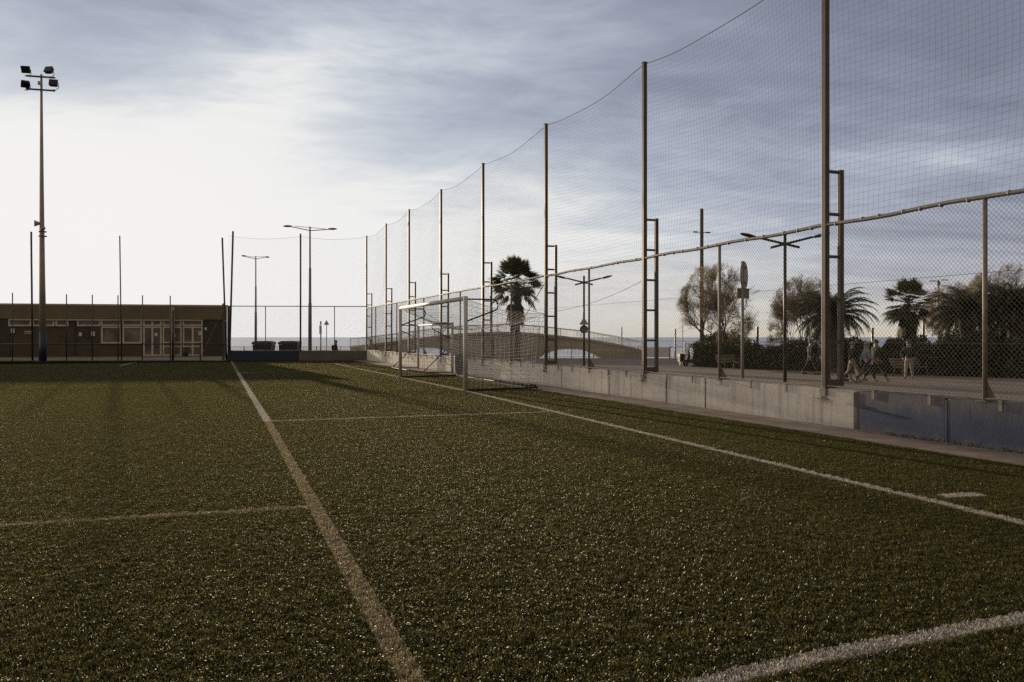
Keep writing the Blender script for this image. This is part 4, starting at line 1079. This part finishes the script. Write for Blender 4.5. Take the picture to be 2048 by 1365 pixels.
e = empty('path_sign', (at(1168, Y), Y, zz(659, Y)), 0, 'round blue walking and cycling sign with diagonal stroke on the black lamp post', 'road sign')
b = MB(); disc(b, (0, 0), .285, -.012, .012); b.build('plate', M['signwhite'], e)
b = MB(); disc(b, (0, 0), .265, -.017, -.0125); b.build('face', M['signblue'], e)
b = MB(); walker(b, -.11, .06, .26, -.018)
b.box((0, -.021, 0), (.5, .006, .022), rot=Matrix.Rotation(-.85, 3, 'Y'))
for cx in (.06, .19): b.torus((cx, -.02, -.12), .05, .008, 'Y', 16, 4)
b.box((.125, -.021, -.075), (.13, .006, .014)); b.box((.10, -.021, -.05), (.014, .006, .06)); b.box((.17, -.021, -.06), (.014, .006, .09)); b.build('pictogram', M['signwhite'], e)
Yt = 60; tri_sign('warning_sign', (at(653, Yt), Yt, zz(647, Yt)), .42, 'small triangular warning sign on its own thin post behind the back wall', zz(647, Yt) - PROM)
e = empty('totem_sign', (at(641.5, 58), 58, PROM), 0, 'slim grey totem sign with blue cap left of the triangular sign', 'sign')
MB().tube([(0, 0, 0), (0, 0, 2.6)], .05, 8).build('post', M['lampsteel'], e); MB().box((0, -.07, zz(659.5, 58) - PROM), (.17, .05, .62)).build('panel', M['frame'], e); MB().box((0, 0, zz(646.5, 58) - PROM), (.085, .085, .26)).build('cap', M['signblue'], e)
# round sign seen from the back on a post just outside the wall
Yr = 20.5
e = empty('round_sign', (at(1485, Yr), Yr, PROM), 0, 'round road sign seen edge on from behind, with a square plate below it', 'road sign')
H = zz(523, Yr) - PROM
MB().tube([(0, 0, 0), (0, 0, H)], .038, 10).build('post', M['galv'], e, True)
zc = zz(551, Yr) - PROM
o = empty('sign_disc', (.06, .07, zc)); o.parent = e; o.rotation_euler = (0, 0, math.radians(60))
b = MB(); disc(b, (0, 0), .36, -.006, .006, 36); b.build('disc', M['signback'], o)
b = MB().torus((0, 0, 0), .355, .016, 'Y', 40, 6); b.build('rim', M['galv'], o, True)
MB().box((0, -.03, .2), (.1, .05, .05)).box((0, -.03, -.2), (.1, .05, .05)).build('bracket', M['galv'], o)
o2 = MB().box((0, 0, 0), (.40, .012, .26)).build('lower_plate', M['signback'], e, bevel=.005); o2.location = (.03, .05, zz(587, Yr) - PROM); o2.rotation_euler = (0, 0, math.radians(25))
# ------------------------------------------------------------------ benches, bin, scooter
def bench(loc, wd, rz, label):
    e = empty('park_bench', loc, rz, label, 'bench', 'benches in front of the hedge')
    s = MB()
    for k in range(4): s.box((0, -.20 + k * .12, .44), (wd, .10, .035))
    s.build('seat', M['wood'], e, bevel=.006)
    s = MB()
    for k in range(3): s.box((0, .27 + .035 * k, .56 + .125 * k), (wd, .03, .105), rot=Matrix.Rotation(-.25, 3, 'X'))
    s.build('backrest', M['wood'], e, bevel=.006)
    for x in (-wd / 2 + .2, wd / 2 - .2):
        MB().tube([(x, -.30, 0), (x, -.24, .40), (x, .2, .41), (x, .30, .60), (x, .38, .88)], .022, 8).tube([(x, .2, .41), (x, .32, 0)], .022, 8).tube([(x, -.27, .41), (x, -.25, .62), (x, -.1, .64)], .018, 8).build('leg', M['galv'], e, True)
    return e
x, y = gp(1456, 738, PROM); bench((x - .1, y - .6, PROM), 1.55, .45, 'slatted wooden bench left of the round sign post')
x, y = gp(1812, 751, PROM); bench((x, y - .45, PROM), 2.0, .35, 'slatted wooden bench behind the person in pale trousers')
x, y = gp(1364, 732, PROM)
e = empty('litter_bin', (x, y, PROM), .2, 'square black litter bin on short legs left of the parked scooter', 'bin')
MB().box((0, 0, .55), (.44, .40, .52)).build('body', M['binblack'], e, bevel=.01); MB().box((-.228, 0, .55), (.015, .40, .52)).build('side_panel', M['galv'], e)
for sx in (-.14, .14): MB().box((sx, 0, .145), (.05, .3, .29)).build('leg', M['galv'], e)
x, y = gp(1388, 733, PROM)
sc = empty('motor_scooter', (x, y, PROM), .25, 'dark parked motor scooter with shining windscreen between the bin and the hedge', 'scooter')
for xx in (-.62, .62):
    wl = MB().torus((xx, 0, .22), .17, .055, 'Y', 24, 8).build('wheel', M['rubber'], sc, True)
    b = MB(); disc(b, (xx, .22), .12, -.04, .04, 16); b.build('rim', M['lampsteel'], wl)
b = MB(); b.prism([(-.40, .28), (.25, .22), (.80, .42), (.98, .72), (.85, .80), (.15, .78), (.05, .45), (-.36, .40)], -.17, .17); b.build('body', M['binblack'], sc, bevel=.03)
b = MB(); b.prism([(-.62, .38), (-.42, .34), (-.34, .62), (-.40, .98), (-.48, 1.0), (-.55, .62)], -.2, .2); b.build('front_shield', M['rubber'], sc, bevel=.03)
b = MB(); b.prism([(-.56, .95), (-.50, .97), (-.20, 1.48), (-.28, 1.50)], -.2, .2); b.build('windscreen', M['glass'], sc, bevel=.01)
b = MB(); b.prism([(.10, .78), (.95, .80), (.98, .90), (.5, .90), (.14, .86)], -.14, .14); b.build('seat', M['rubber'], sc, bevel=.03)
MB().tube([(-.42, -.34, 1.06), (-.45, 0, .98), (-.42, .34, 1.06)], .02, 8).build('handlebar', M['darkmetal'], sc); MB().ell((-.60, 0, .82), (.06, .1, .09)).build('headlight', M['chrome'], sc, True)
MB().tube([(-.46, 0, .9), (-.62, 0, .22)], .03, 8).build('fork', M['galv'], sc); MB().tube([(.3, -.2, .25), (.85, -.2, .32)], .05, 10).build('exhaust', M['darkmetal'], sc, True)
MB().box((.8, 0, 1.08), (.36, .4, .32)).build('top_box', M['binblack'], sc, bevel=.03)
# dark posts behind the hedge
for px, Y, yt, lb, mt, rr_ in ((1745, 58, 657, 'dark square post right of the broad date palm', 'darkmetal', .09), (1847, 58, 640, 'dark square post right of the squat fan palm', 'darkmetal', .09), (1515, 58, 655, 'dark square post left of the black lamp', 'darkmetal', .09),
                                (1350.5, 70, 659, 'short pale post on the sea front left of the feathery tree', 'greyrail', .08), (1365, 56, 650, 'very thin pole rising behind the square litter bin', 'lampsteel', .03), (1243.5, 78, 655, 'thin dark pole at the right end of the footbridge', 'darkmetal', .06)):
    e = empty('slim_post', (at(px, Y), Y, PROM), 0, lb, 'post', 'posts near the sea')
    MB().tube([(0, 0, 0), (0, 0, zz(yt, Y) - PROM)], rr_, 6).build('shaft', M[mt], e); MB().box((0, 0, zz(yt, Y) - PROM + .02), (rr_ * 2.2, rr_ * 2.2, .04)).build('cap', M[mt], e)
e = empty('beach_fence', (at(1370, 59), 59, PROM), 0, 'pale horizontal rail fence running behind the hedge', 'fence')
L = at(1540, 59) - at(1370, 59); z = zz(688, 59) - PROM
MB().tube([(0, 0, z), (L, 0, z - .1)], .05, 6).build('rail', M['whiterail'], e)
for t in (0, .33, .66, 1): MB().bx(L * t - .05, L * t + .05, .02, .1, 0, z + .1).build('post', M['greyrail'], e)
# ------------------------------------------------------------------ waste containers
def container(px, label, first=None):
    Y = 54
    if first is None:
        e = empty('waste_container', (0, 0, 0)); wd = 1.24; h = 1.32
        b = MB(); b.add([(-wd / 2 + .06, -.45, .15), (wd / 2 - .06, -.45, .15), (wd / 2 - .06, .45, .15), (-wd / 2 + .06, .45, .15), (-wd / 2, -.55, h), (wd / 2, -.55, h), (wd / 2, .55, h), (-wd / 2, .55, h)],
                        [(0, 1, 2, 3), (4, 5, 6, 7), (0, 1, 5, 4), (1, 2, 6, 5), (2, 3, 7, 6), (3, 0, 4, 7)])
        for k in (-.3, 0, .3): b.box((k, -.53, .75), (.05, .05, 1.0))
        b.build('body', M['binblack'], e, bevel=.02)
        l = MB(); l.prism([(-wd / 2 - .05, h + .01), (wd / 2 + .05, h + .01), (wd / 2 + .03, h + .16), (wd / 2 - .2, h + .24), (-wd / 2 + .2, h + .24), (-wd / 2 - .03, h + .16)], -.58, .58); l.build('lid', M['binblack'], e, bevel=.03)
        for sx in (-.45, .45):
            for sy in (-.35, .35): MB().torus((sx, sy, .08), .06, .025, 'X', 14, 6).build('wheel', M['rubber'], e, True)
        MB().tube([(-.5, -.62, h + .1), (.5, -.62, h + .1)], .02, 6).build('handle', M['galv'], e); MB().box((0, -.565, .95), (.2, .02, .14)).build('sticker', M['signback'], e)
    else: e = copy_tree(first)
    e.location = (at(px, Y), Y, PROM + .12); return tag(e, label, 'waste container', 'waste containers behind the back wall')
c0 = container(528, 'dark waste container left of the slim middle net pole, the one further left'); container(580, 'dark waste container touching the slim net pole on the back wall', c0)
# white cafe tables
def table(px, first=None, label=''):
    if first is None:
        e = empty('cafe_table', (0, 0, 0)); MB().box((0, 0, .73), (.8, .7, .04)).build('tabletop', M['whitecloth'], e)
        for sx in (-.35, .35):
            for sy in (-.3, .3): MB().bx(sx - .025, sx + .025, sy - .025, sy + .025, 0, .71).build('leg', M['whitecloth'], e)
    else: e = copy_tree(first)
    e.location = (at(px, 63), 63, PROM + .15); return tag(e, label, 'table', 'white tables on the sea front')
t0 = table(637, None, 'white table left of the triangular sign post'); table(660, t0, 'white table between the triangular sign and the walking person'); table(690, t0, 'white table right of the person with a backpack')
# ------------------------------------------------------------------ clubhouse
BR = Vector((at(452, 58.5), 58.5, 0.05)); bdx, bdy = .98, .2
RB = math.atan2(bdy, bdx)
CB = empty('clubhouse', BR, RB, 'long low brown clubhouse with glazed doors behind the left fence', 'building')
def bxl(px):
    r = (px - CX) / F; return (r * BR.y - BR.x) / (math.cos(RB) - r * math.sin(RB))
def bzl(px, py):
    x = bxl(px); return zz(py, BR.y + math.sin(RB) * x) - BR.z
TOP = 3.62
def slab(x0, x1, y0, y1, z0, z1, k=.62):
    m_ = MB(); q_ = [(x0, y0), (x1 - k * y0, y0), (x1 - k * y1, y1), (x0, y1)]
    return m_.add([(x, y, z0) for x, y in q_] + [(x, y, z1) for x, y in q_], [(0, 1, 2, 3), (4, 5, 6, 7)] + [(i, (i + 1) % 4, (i + 1) % 4 + 4, i + 4) for i in range(4)])
slab(-34, 0, 0, 9, 0, TOP - .1).build('wall', M['bwall'], CB)
slab(-34, .05, -.22, 9.1, TOP, TOP + .12).build('roof', M['trim'], CB)
f = MB(); f.bx(-34, .05, -.16, -.004, TOP - .95, TOP - .002)
for k in range(7): f.bx(-34, .055, -.185, -.16, TOP - .90 + k * .125, TOP - .84 + k * .125)
f.build('fascia', M['fascia'], CB)
d = MB().bx(bxl(408), -.02, -.05, -.003, .02, TOP - .96); o = d.build('dark_cladding', M['bdark'], CB); 
MB().bx(-34, bxl(20), -.05, -.003, .02, bzl(10, 636)).build('dark_cladding', M['bdark'], CB)
def window(px0, px1, py0, py1, nm='window', bars=(), hb=()):
    x0, x1 = bxl(px0), bxl(px1); m_ = (px0 + px1) / 2; z1, z0 = bzl(m_, py0), bzl(m_, py1); z0 = max(z0, .03); w_ = .11
    b = MB(); y0, y1 = -.12, -.004
    b.bx(x0, x0 + w_, y0, y1, z0, z1); b.bx(x1 - w_, x1, y0, y1, z0, z1); b.bx(x0 + w_, x1 - w_, y0, y1, z1 - w_, z1); b.bx(x0 + w_, x1 - w_, y0, y1, z0, z0 + w_)
    for t in bars: xm = x0 + (x1 - x0) * t; b.bx(xm - .07, xm + .07, y0 + .003, y1, z0 + w_, z1 - w_)
    for t in hb: zm = z0 + (z1 - z0) * t; b.bx(x0 + w_, x1 - w_, y0 + .006, y1 - .01, zm - .045, zm + .045)
    fr = b.build(nm, M['frame'], CB)
    MB().bx(x0 + w_, x1 - w_, -.05, -.03, z0 + w_, z1 - w_).build('pane', M['glass'], fr)
    return fr
window(18, 64, 635.5, 653); window(66, 110, 635.5, 653); window(112, 138, 636, 653); window(155, 202, 635.5, 653)
window(203, 244, 653.5, 687.5); window(246, 285, 653.5, 687.5); window(203, 244, 637, 652.5); window(246, 285, 637, 652.5)
for a, c, n_ in ((287, 324, 'door'), (326, 364, 'door'), (366, 406, 'door')):
    window(a, c, 653.5, 714, n_, (.5,), (.32, .46) if a > 300 else ()); window(a, c, 637, 652.5, 'window', (.5,) if a < 360 else ())
# downpipe, notices, board
x = bxl(347.5); MB().bx(x - .17, x + .12, -.42, -.16, .05, TOP - .1).build('pillar', M['trim'], CB, bevel=.02)
for px, py, s_ in ((162, 669, .26), (187, 668, .32), (27, 662, .3), (313, 669.5, .24), (350, 672, .22), (412, 658, .2), (401, 667, .3)):
    x = bxl(px); z = bzl(px, py); MB().bx(x - s_ * .4, x + s_ * .4, -.14, -.125, z - s_ * .5, z + s_ * .5).build('notice', M['paper'], CB)
pts_ = [(-.02, bzl(205, 641)), (.5, bzl(213, 642)), (.9, bzl(219, 652)), (1.6, bzl(231, 660)), (2.5, bzl(243, 672))]
x0_ = bxl(206); MB().tube([(x0_ + a, -.16, z) for a, z in pts_], .022, 6).build('cable', M['trim'], CB)
for px, py, w_, h_ in ((58, 664, .5, .12), (58, 668, .5, .06), (176, 665, .16, .9), (416, 662, .25, .25)):
    x = bxl(px); z = bzl(px, py); MB().bx(x - w_ / 2, x + w_ / 2, -.12, -.004, z - h_ / 2, z + h_ / 2).build('vent_box', M['trim' if w_ > .3 else 'bdark'], CB)
MB().bx(bxl(20), bxl(408), -.24, -.186, TOP - 1.06, TOP - .96).build('gutter', M['trim'], CB)
x = bxl(150); MB().tube([(x, -.1, 0), (x, -.1, TOP - .98)], .05, 8).build('downpipe', M['bdark'], CB)
e = empty('litter_bin', (at(371, 56.8), 56.8, .05), 0, 'black bin standing in front of the clubhouse doors', 'bin')
MB().tube([(0, 0, 0), (0, 0, .62)], [.17, .22], 12).build('body', M['binblack'], e, True); MB().torus((0, 0, .62), .22, .02, 'Z').build('rim', M['rubber'], e, True)
# ------------------------------------------------------------------ left fence in front of the clubhouse
lf = empty('field_fence', (LF1[0], LF1[1], .05), math.atan2(LF0[1] - LF1[1], LF0[0] - LF1[0]), 'light metal fence with waist high rail between the pitch and the clubhouse', 'fence')
LFL = math.hypot(LF0[0] - LF1[0], LF0[1] - LF1[1]); ldx, ldy = (LF0[0] - LF1[0]) / LFL, (LF0[1] - LF1[1]) / LFL
def lfx(px): r = (px - CX) / F; return (r * LF1[1] - LF1[0]) / (ldx - r * ldy)
for px, yt in ((-80, 587), (-28, 588), (25, 586), (79.5, 588), (133, 589), (184.6, 590), (236, 591), (285, 591), (340.5, 592)):
    x = lfx(px); Yl = LF1[1] + ldy * x
    MB().tube([(x, 0, 0), (x, 0, zz(yt, Yl) - .05)], .032, 8).build('post', M['steel'], lf, True)
MB().tube([(0, .04, zz(688.5, 48) - .05), (LFL, .04, zz(688.5, 46) - .05)], .032, 8).build('rail', M['steel'], lf, True)
x = lfx(346); MB().tube([(x, .03, 0), (x, .03, 3.0)], .07, 8).build('gate_post', M['steel'], lf, True)
Vv, Qq = chainlink(0, LFL, .05, 3.05, .075, .0011); raw('wire_mesh', Vv, Qq, M['wire'], lf)
MB().tube([(0, 0, 3.06), (LFL, 0, 3.06)], .012, 5).build('top_wire', M['wire'], lf)
x = lfx(401); MB().tube([(x, .05, 0), (x, .05, 1.05)], .05, 8).build('post', M['steel'], lf); MB().tube([(lfx(401), .06, .1), (lfx(445), .06, 3.0)], .012, 5).build('stay_wire', M['galv'], lf)
# narrow gate at the corner
e = empty('metal_gate', (at(446.5, 48.9), 48.9, .05), 0, 'narrow tall metal gate between clubhouse corner and blue wall', 'gate')
Hg = zz(609, 48.9); W_ = at(459, 48.9) - at(446.5, 48.9)
MB().bx(-.05, .05, -.05, .05, 0, Hg).build('post', M['steel'], e); MB().bx(W_ - .12, W_ + .06, -.05, .05, 0, Hg - .15).build('post', M['steel'], e)
q = MB(); q.bx(.10, .14, -.02, .02, .1, Hg - .2); q.bx(W_ - .20, W_ - .16, -.02, .02, .1, Hg - .2); q.bx(.14, W_ - .20, -.02, .02, .1, .14); q.bx(.14, W_ - .20, -.02, .02, Hg - .24, Hg - .2); q.bx(.14, W_ - .20, -.02, .02, 1.0, 1.05); q.build('gate_leaf', M['galv'], e)
# ------------------------------------------------------------------ people
def skinned(name, chains, mat, parent, sub=1):
    """chains: list of lists of (x,y,z,r); points that coincide are welded so that the limbs share joints"""
    V = []; R = []; E = []; idx = {}
    def vid(p):
        k = tuple(round(c, 4) for c in p[:3])
        if k not in idx: idx[k] = len(V); V.append(p[:3]); R.append(p[3])
        return idx[k]
    for ch in chains:
        for a, c in zip(ch[:-1], ch[1:]): E.append((vid(a), vid(c)))
    me = bpy.data.meshes.new(name); me.from_pydata(V, E, []); me.materials.append(mat)
    o = bpy.data.objects.new(name, me); COL.objects.link(o); o.parent = parent
    s = o.modifiers.new('skin', 'SKIN'); s.use_smooth_shade = True
    if not me.skin_vertices: 
        bmm = bmesh.new(); bmm.from_mesh(me); bmm.verts.layers.skin.verify(); bmm.to_mesh(me); bmm.free()
    for i, sv in enumerate(me.skin_vertices[0].data): sv.radius = (R[i], R[i]); sv.use_root = (i == 0)
    m = o.modifiers.new('sub', 'SUBSURF'); m.levels = sub; m.render_levels = sub
    return o
def person(px, Y, H, rz, label, stride=.28, top='black', legs='black', shoes='rubber', hair='hairdark', armL=None, armR=None, lean=0.0, bag=None, longhair=False, z=PROM, group='people walking on the promenade'):
    """local: faces +y"""
    e = empty('person', (at(px, Y), Y, z), rz, label, 'person', group)
    k = H / 1.72
    def P(x, y, z_, r): return (x * k, (y + lean * max(0, z_ - .9)) * k, z_ * k, r * k)
    pel = P(0, 0, .93, .125); wai = P(0, 0, 1.08, .12); che = P(0, .01, 1.28, .145); nek = P(0, .01, 1.47, .06); hd1 = P(0, .03, 1.56, .082); hd2 = P(0, .03, 1.65, .088)
    body = [[pel, wai, che, nek, hd1, hd2], [hd1, P(0, .115, 1.575, .016)], [hd1, P(.088, .03, 1.585, .018)], [hd1, P(-.088, .03, 1.585, .018)]]
    jac = [[P(0, 0, .88, .15), P(0, 0, 1.06, .148), P(0, .01, 1.28, .168), P(0, .01, 1.42, .10)]]; tro = [[P(0, 0, .98, .142), P(0, 0, .92, .14)]]; sh = []
    for sg, st, arm in ((1, stride, armL), (-1, -stride, armR)):
        hip = P(sg * .095, 0, .88, .088); kne = P(sg * .10, st * .62 + .05, .49 + .01 * abs(st), .058); ank = P(sg * .10, st * 1.25 - (.10 if st < 0 else 0), .10 + (.05 if st < -.1 else 0), .042); toe = P(sg * .115, st * 1.25 + .15, .045, .035); 
        body.append([pel, hip, kne, ank, toe])
        tro.append([P(0, 0, .92, .14), P(sg * .095, 0, .86, .108), P(sg * .10, st * .62 + .05, .49, .078), P(sg * .10, st * 1.25 - (.10 if st < 0 else 0), .15, .066)])
        sh.append([P(sg * .10, st * 1.25 - (.10 if st < 0 else 0) - .03, .06, .05), P(sg * .105, st * 1.25 + .05, .05, .047), P(sg * .115, st * 1.25 + .17, .04, .04)])
        shd = P(sg * .19, .0, 1.40, .062)
        if arm is None: elb = P(sg * .25, -st * .35 - .03, 1.13, .046); wr = P(sg * .24, -st * .8 + .06, .90, .031)
        else: elb = P(*arm[0], .046); wr = P(*arm[1], .031)
        d = Vector(wr[:3]) - Vector(elb[:3]); d.normalize()
        pal = tuple(Vector(wr[:3]) + d * .075 * k) + (.034 * k,)
        body.append([che, shd, elb, wr, pal])
        lat = d.cross(Vector((sg, 0, 0))); lat = lat.normalized() if lat.length > .1 else Vector((0, 1, 0))
        for q, ln in ((-1.5, .06), (-.5, .075), (.5, .08), (1.5, .07)):
            a = Vector(pal[:3]) + lat * q * .018 * k + d * .03 * k; c = a + d * ln * k * .6; f_ = c + d * ln * k * .4 - Vector((sg * .012 * k, 0, 0))
            body.append([pal, tuple(a) + (.009 * k,), tuple(c) + (.008 * k,), tuple(f_) + (.007 * k,)])
        t_ = Vector(wr[:3]) + d * .03 * k + lat * .035 * k; body.append([pal, tuple(t_) + (.010 * k,), tuple(t_ + d * .045 * k + lat * .012 * k) + (.008 * k,)])
        jac.append([P(0, .01, 1.28, .168), P(sg * .20, 0, 1.40, .082), (elb[0], elb[1], elb[2], .064 * k), (wr[0], wr[1], wr[2], .048 * k)])
    skinned('body', body, M['skin'], e); skinned('jacket', jac, M[top], e); skinned('trousers', tro, M[legs], e)
    for s_ in sh: skinned('shoe', [s_], M[shoes], e)
    hb_ = MB(); hb_.ell((0, (.015 + lean * .72) * k, 1.655 * k), (.118 * k, .125 * k, .125 * k), 14, 10, None, -.15)
    if longhair: hb_.ell((0, (-.05 + lean * .7) * k, 1.52 * k), (.09 * k, .06 * k, .17 * k), 12, 8)
    hb_.build('hair', M[hair], e, True)
    if bag: MB().ell((0, -.19 * k, 1.22 * k), (.15 * k, .10 * k, .22 * k), 12, 8).build('backpack', M[bag], e, True)
    return e
def pf(px, py, **kw): return px, (CH - PROM) * F / (py - HZ)
_, Y1 = pf(0, 749); person(1621, Y1, 1.74, -PI / 2 + .2, 'person in black walking between the black lamp and the nearest net pole', .25)
person(1641, Y1 - .5, 1.66, -PI / 2 - .1, 'person in dark clothes walking closest to the left of the nearest net pole', -.22, top='navy')
YB = (CH - PROM) * F / (764 - HZ)
person(1704, YB + .25, 1.70, -PI / 2 + .15, 'person in dark jacket pushing the bicycle', .2, top='navy', legs='beige', armL=((.26, .22, 1.16), (.16, .42, 1.04)), armR=((-.26, .2, 1.16), (-.16, .42, 1.04)), hair='hairlight')
person(1733, YB - .3, 1.70, -PI / 2 - .2, 'person in grey blue jacket with light hair beside the bicycle', -.30, top='greyblue', shoes='beige', hair='hairlight', longhair=True)
person(1751, YB + .4, 1.78, -PI / 2 + .1, 'tall person in black with pale shoes, rightmost beside the bicycle', .34, shoes='beige')
person(1818, (CH - PROM) * F / (757.5 - HZ), 1.74, PI * .8, 'person in black top and pale trousers walking past the right bench', .22, top='black', legs='beige', hair='hairdark', armL=((.33, -.02, 1.16), (.24, .12, .96)), armR=((-.33, -.02, 1.16), (-.24, .12, .96)))
person(671, 56, 1.68, -PI / 2, 'person with dark backpack passing behind the back wall', .2, top='navy', bag='black')
person(740, 60, 1.72, -PI / 2 + .3, 'person in brown walking behind the far corner net pole', .2, top='deadcloth' if 'deadcloth' in M else 'beige')
person(986, 67, 1.66, PI / 2, 'person in dark blue standing at the foot of the pole left of the palm', .08, top='navy', legs='navy')
# bicycle
bk = empty('bicycle', (at(1694, YB - .75), YB - .75, PROM), 0.06, 'dark bicycle wheeled along by the group on the promenade', 'bicycle')
for x in (-.46, .46):
    wl = MB().torus((x, 0, .32), .305, .02, 'Y', 36, 6).build('wheel', M['rubber'], bk, True)
    MB().torus((x, 0, .32), .28, .011, 'Y', 32, 5).build('rim', M['chrome'], wl, True)
    s_ = MB()
    for i in range(16):
        a = 2 * PI * i / 16; s_.tube([(x, 0, .32), (x + .28 * math.cos(a), 0, .32 + .28 * math.sin(a))], .003, 3, False)
    s_.tube([(x, -.05, .32), (x, .05, .32)], .025, 8); s_.build('spokes', M['chrome'], wl)
f = MB(); BBk = (-.05, 0, .29); ST = (-.20, 0, .74); HTt = (.28, 0, .78); HTb = (.31, 0, .66)
for a, c in ((BBk, ST), (ST, HTt), (BBk, HTb), (HTt, HTb), (BBk, (-.46, .05, .32)), (BBk, (-.46, -.05, .32)), (ST, (-.46, .05, .32)), (ST, (-.46, -.05, .32))): f.tube([a, c], .016, 8)
f.build('frame', M['darkmetal'], bk)
MB().tube([HTb, (.40, .05, .52), (.46, .05, .32)], .014, 6).tube([HTb, (.40, -.05, .52), (.46, -.05, .32)], .014, 6).build('fork', M['whitecloth'], bk)
MB().tube([HTt, (.27, 0, .92)], .015, 6).tube([(.24, -.28, .95), (.28, -.1, .93), (.28, .1, .93), (.24, .28, .95)], .013, 6).build('handlebar', M['darkmetal'], bk)
MB().tube([ST, (-.22, 0, .88)], .014, 6).ell((-.23, 0, .90), (.14, .075, .035)).build('saddle', M['rubber'], bk)
b = MB(); disc(b, (-.05, .29), .085, -.05, -.044, 20); b.tube([(-.05, -.05, .29), (.03, -.07, .15)], .012, 6); b.tube([(-.05, .05, .29), (-.13, .07, .43)], .012, 6); b.box((.03, -.11, .15), (.09, .08, .02)); b.box((-.13, .11, .43), (.09, .08, .02)); b.build('crank', M['darkmetal'], bk)
# ------------------------------------------------------------------ litter on the turf
def scrap(px, py, s_, label, seed, mt='paper', name='paper_scrap', flat=.6):
    r = np.random.default_rng(seed); x, y = gp(px, py)
    b = MB(); b.ell((0, 0, 0), (s_, s_ * .8, s_ * flat), 9, 6)
    b.v = [(v[0] * r.uniform(.6, 1.25), v[1] * r.uniform(.6, 1.25), v[2] * r.uniform(.6, 1.2)) for v in b.v]
    o = b.build(name, M[mt]); o.location = (x, y, .022 + s_ * flat * .6); return tag(o, label, 'litter', 'litter on the turf')
scrap(867, 1115, .013, 'small crumpled white scrap right of the long yellow line', 1)
scrap(1187, 1150, .012, 'small crumpled white scrap in the middle of the near turf', 2)
scrap(1613, 1178, .010, 'tiny white scrap above the curved white line', 3)
x, y = gp(1490, 1007)
b = MB(); b.add([(-.05, 0, .0), (-.015, .018, .014), (.04, .012, .03), (.06, 0, .04), (.03, -.016, .02), (-.02, -.015, .006)], [(0, 1, 4, 5), (1, 2, 3, 4)]); o = b.build('dry_leaf', M['leafdry']); o.location = (x, y, .03); tag(o, 'dry brown leaf lying on the turf left of the white goal line', 'leaf')
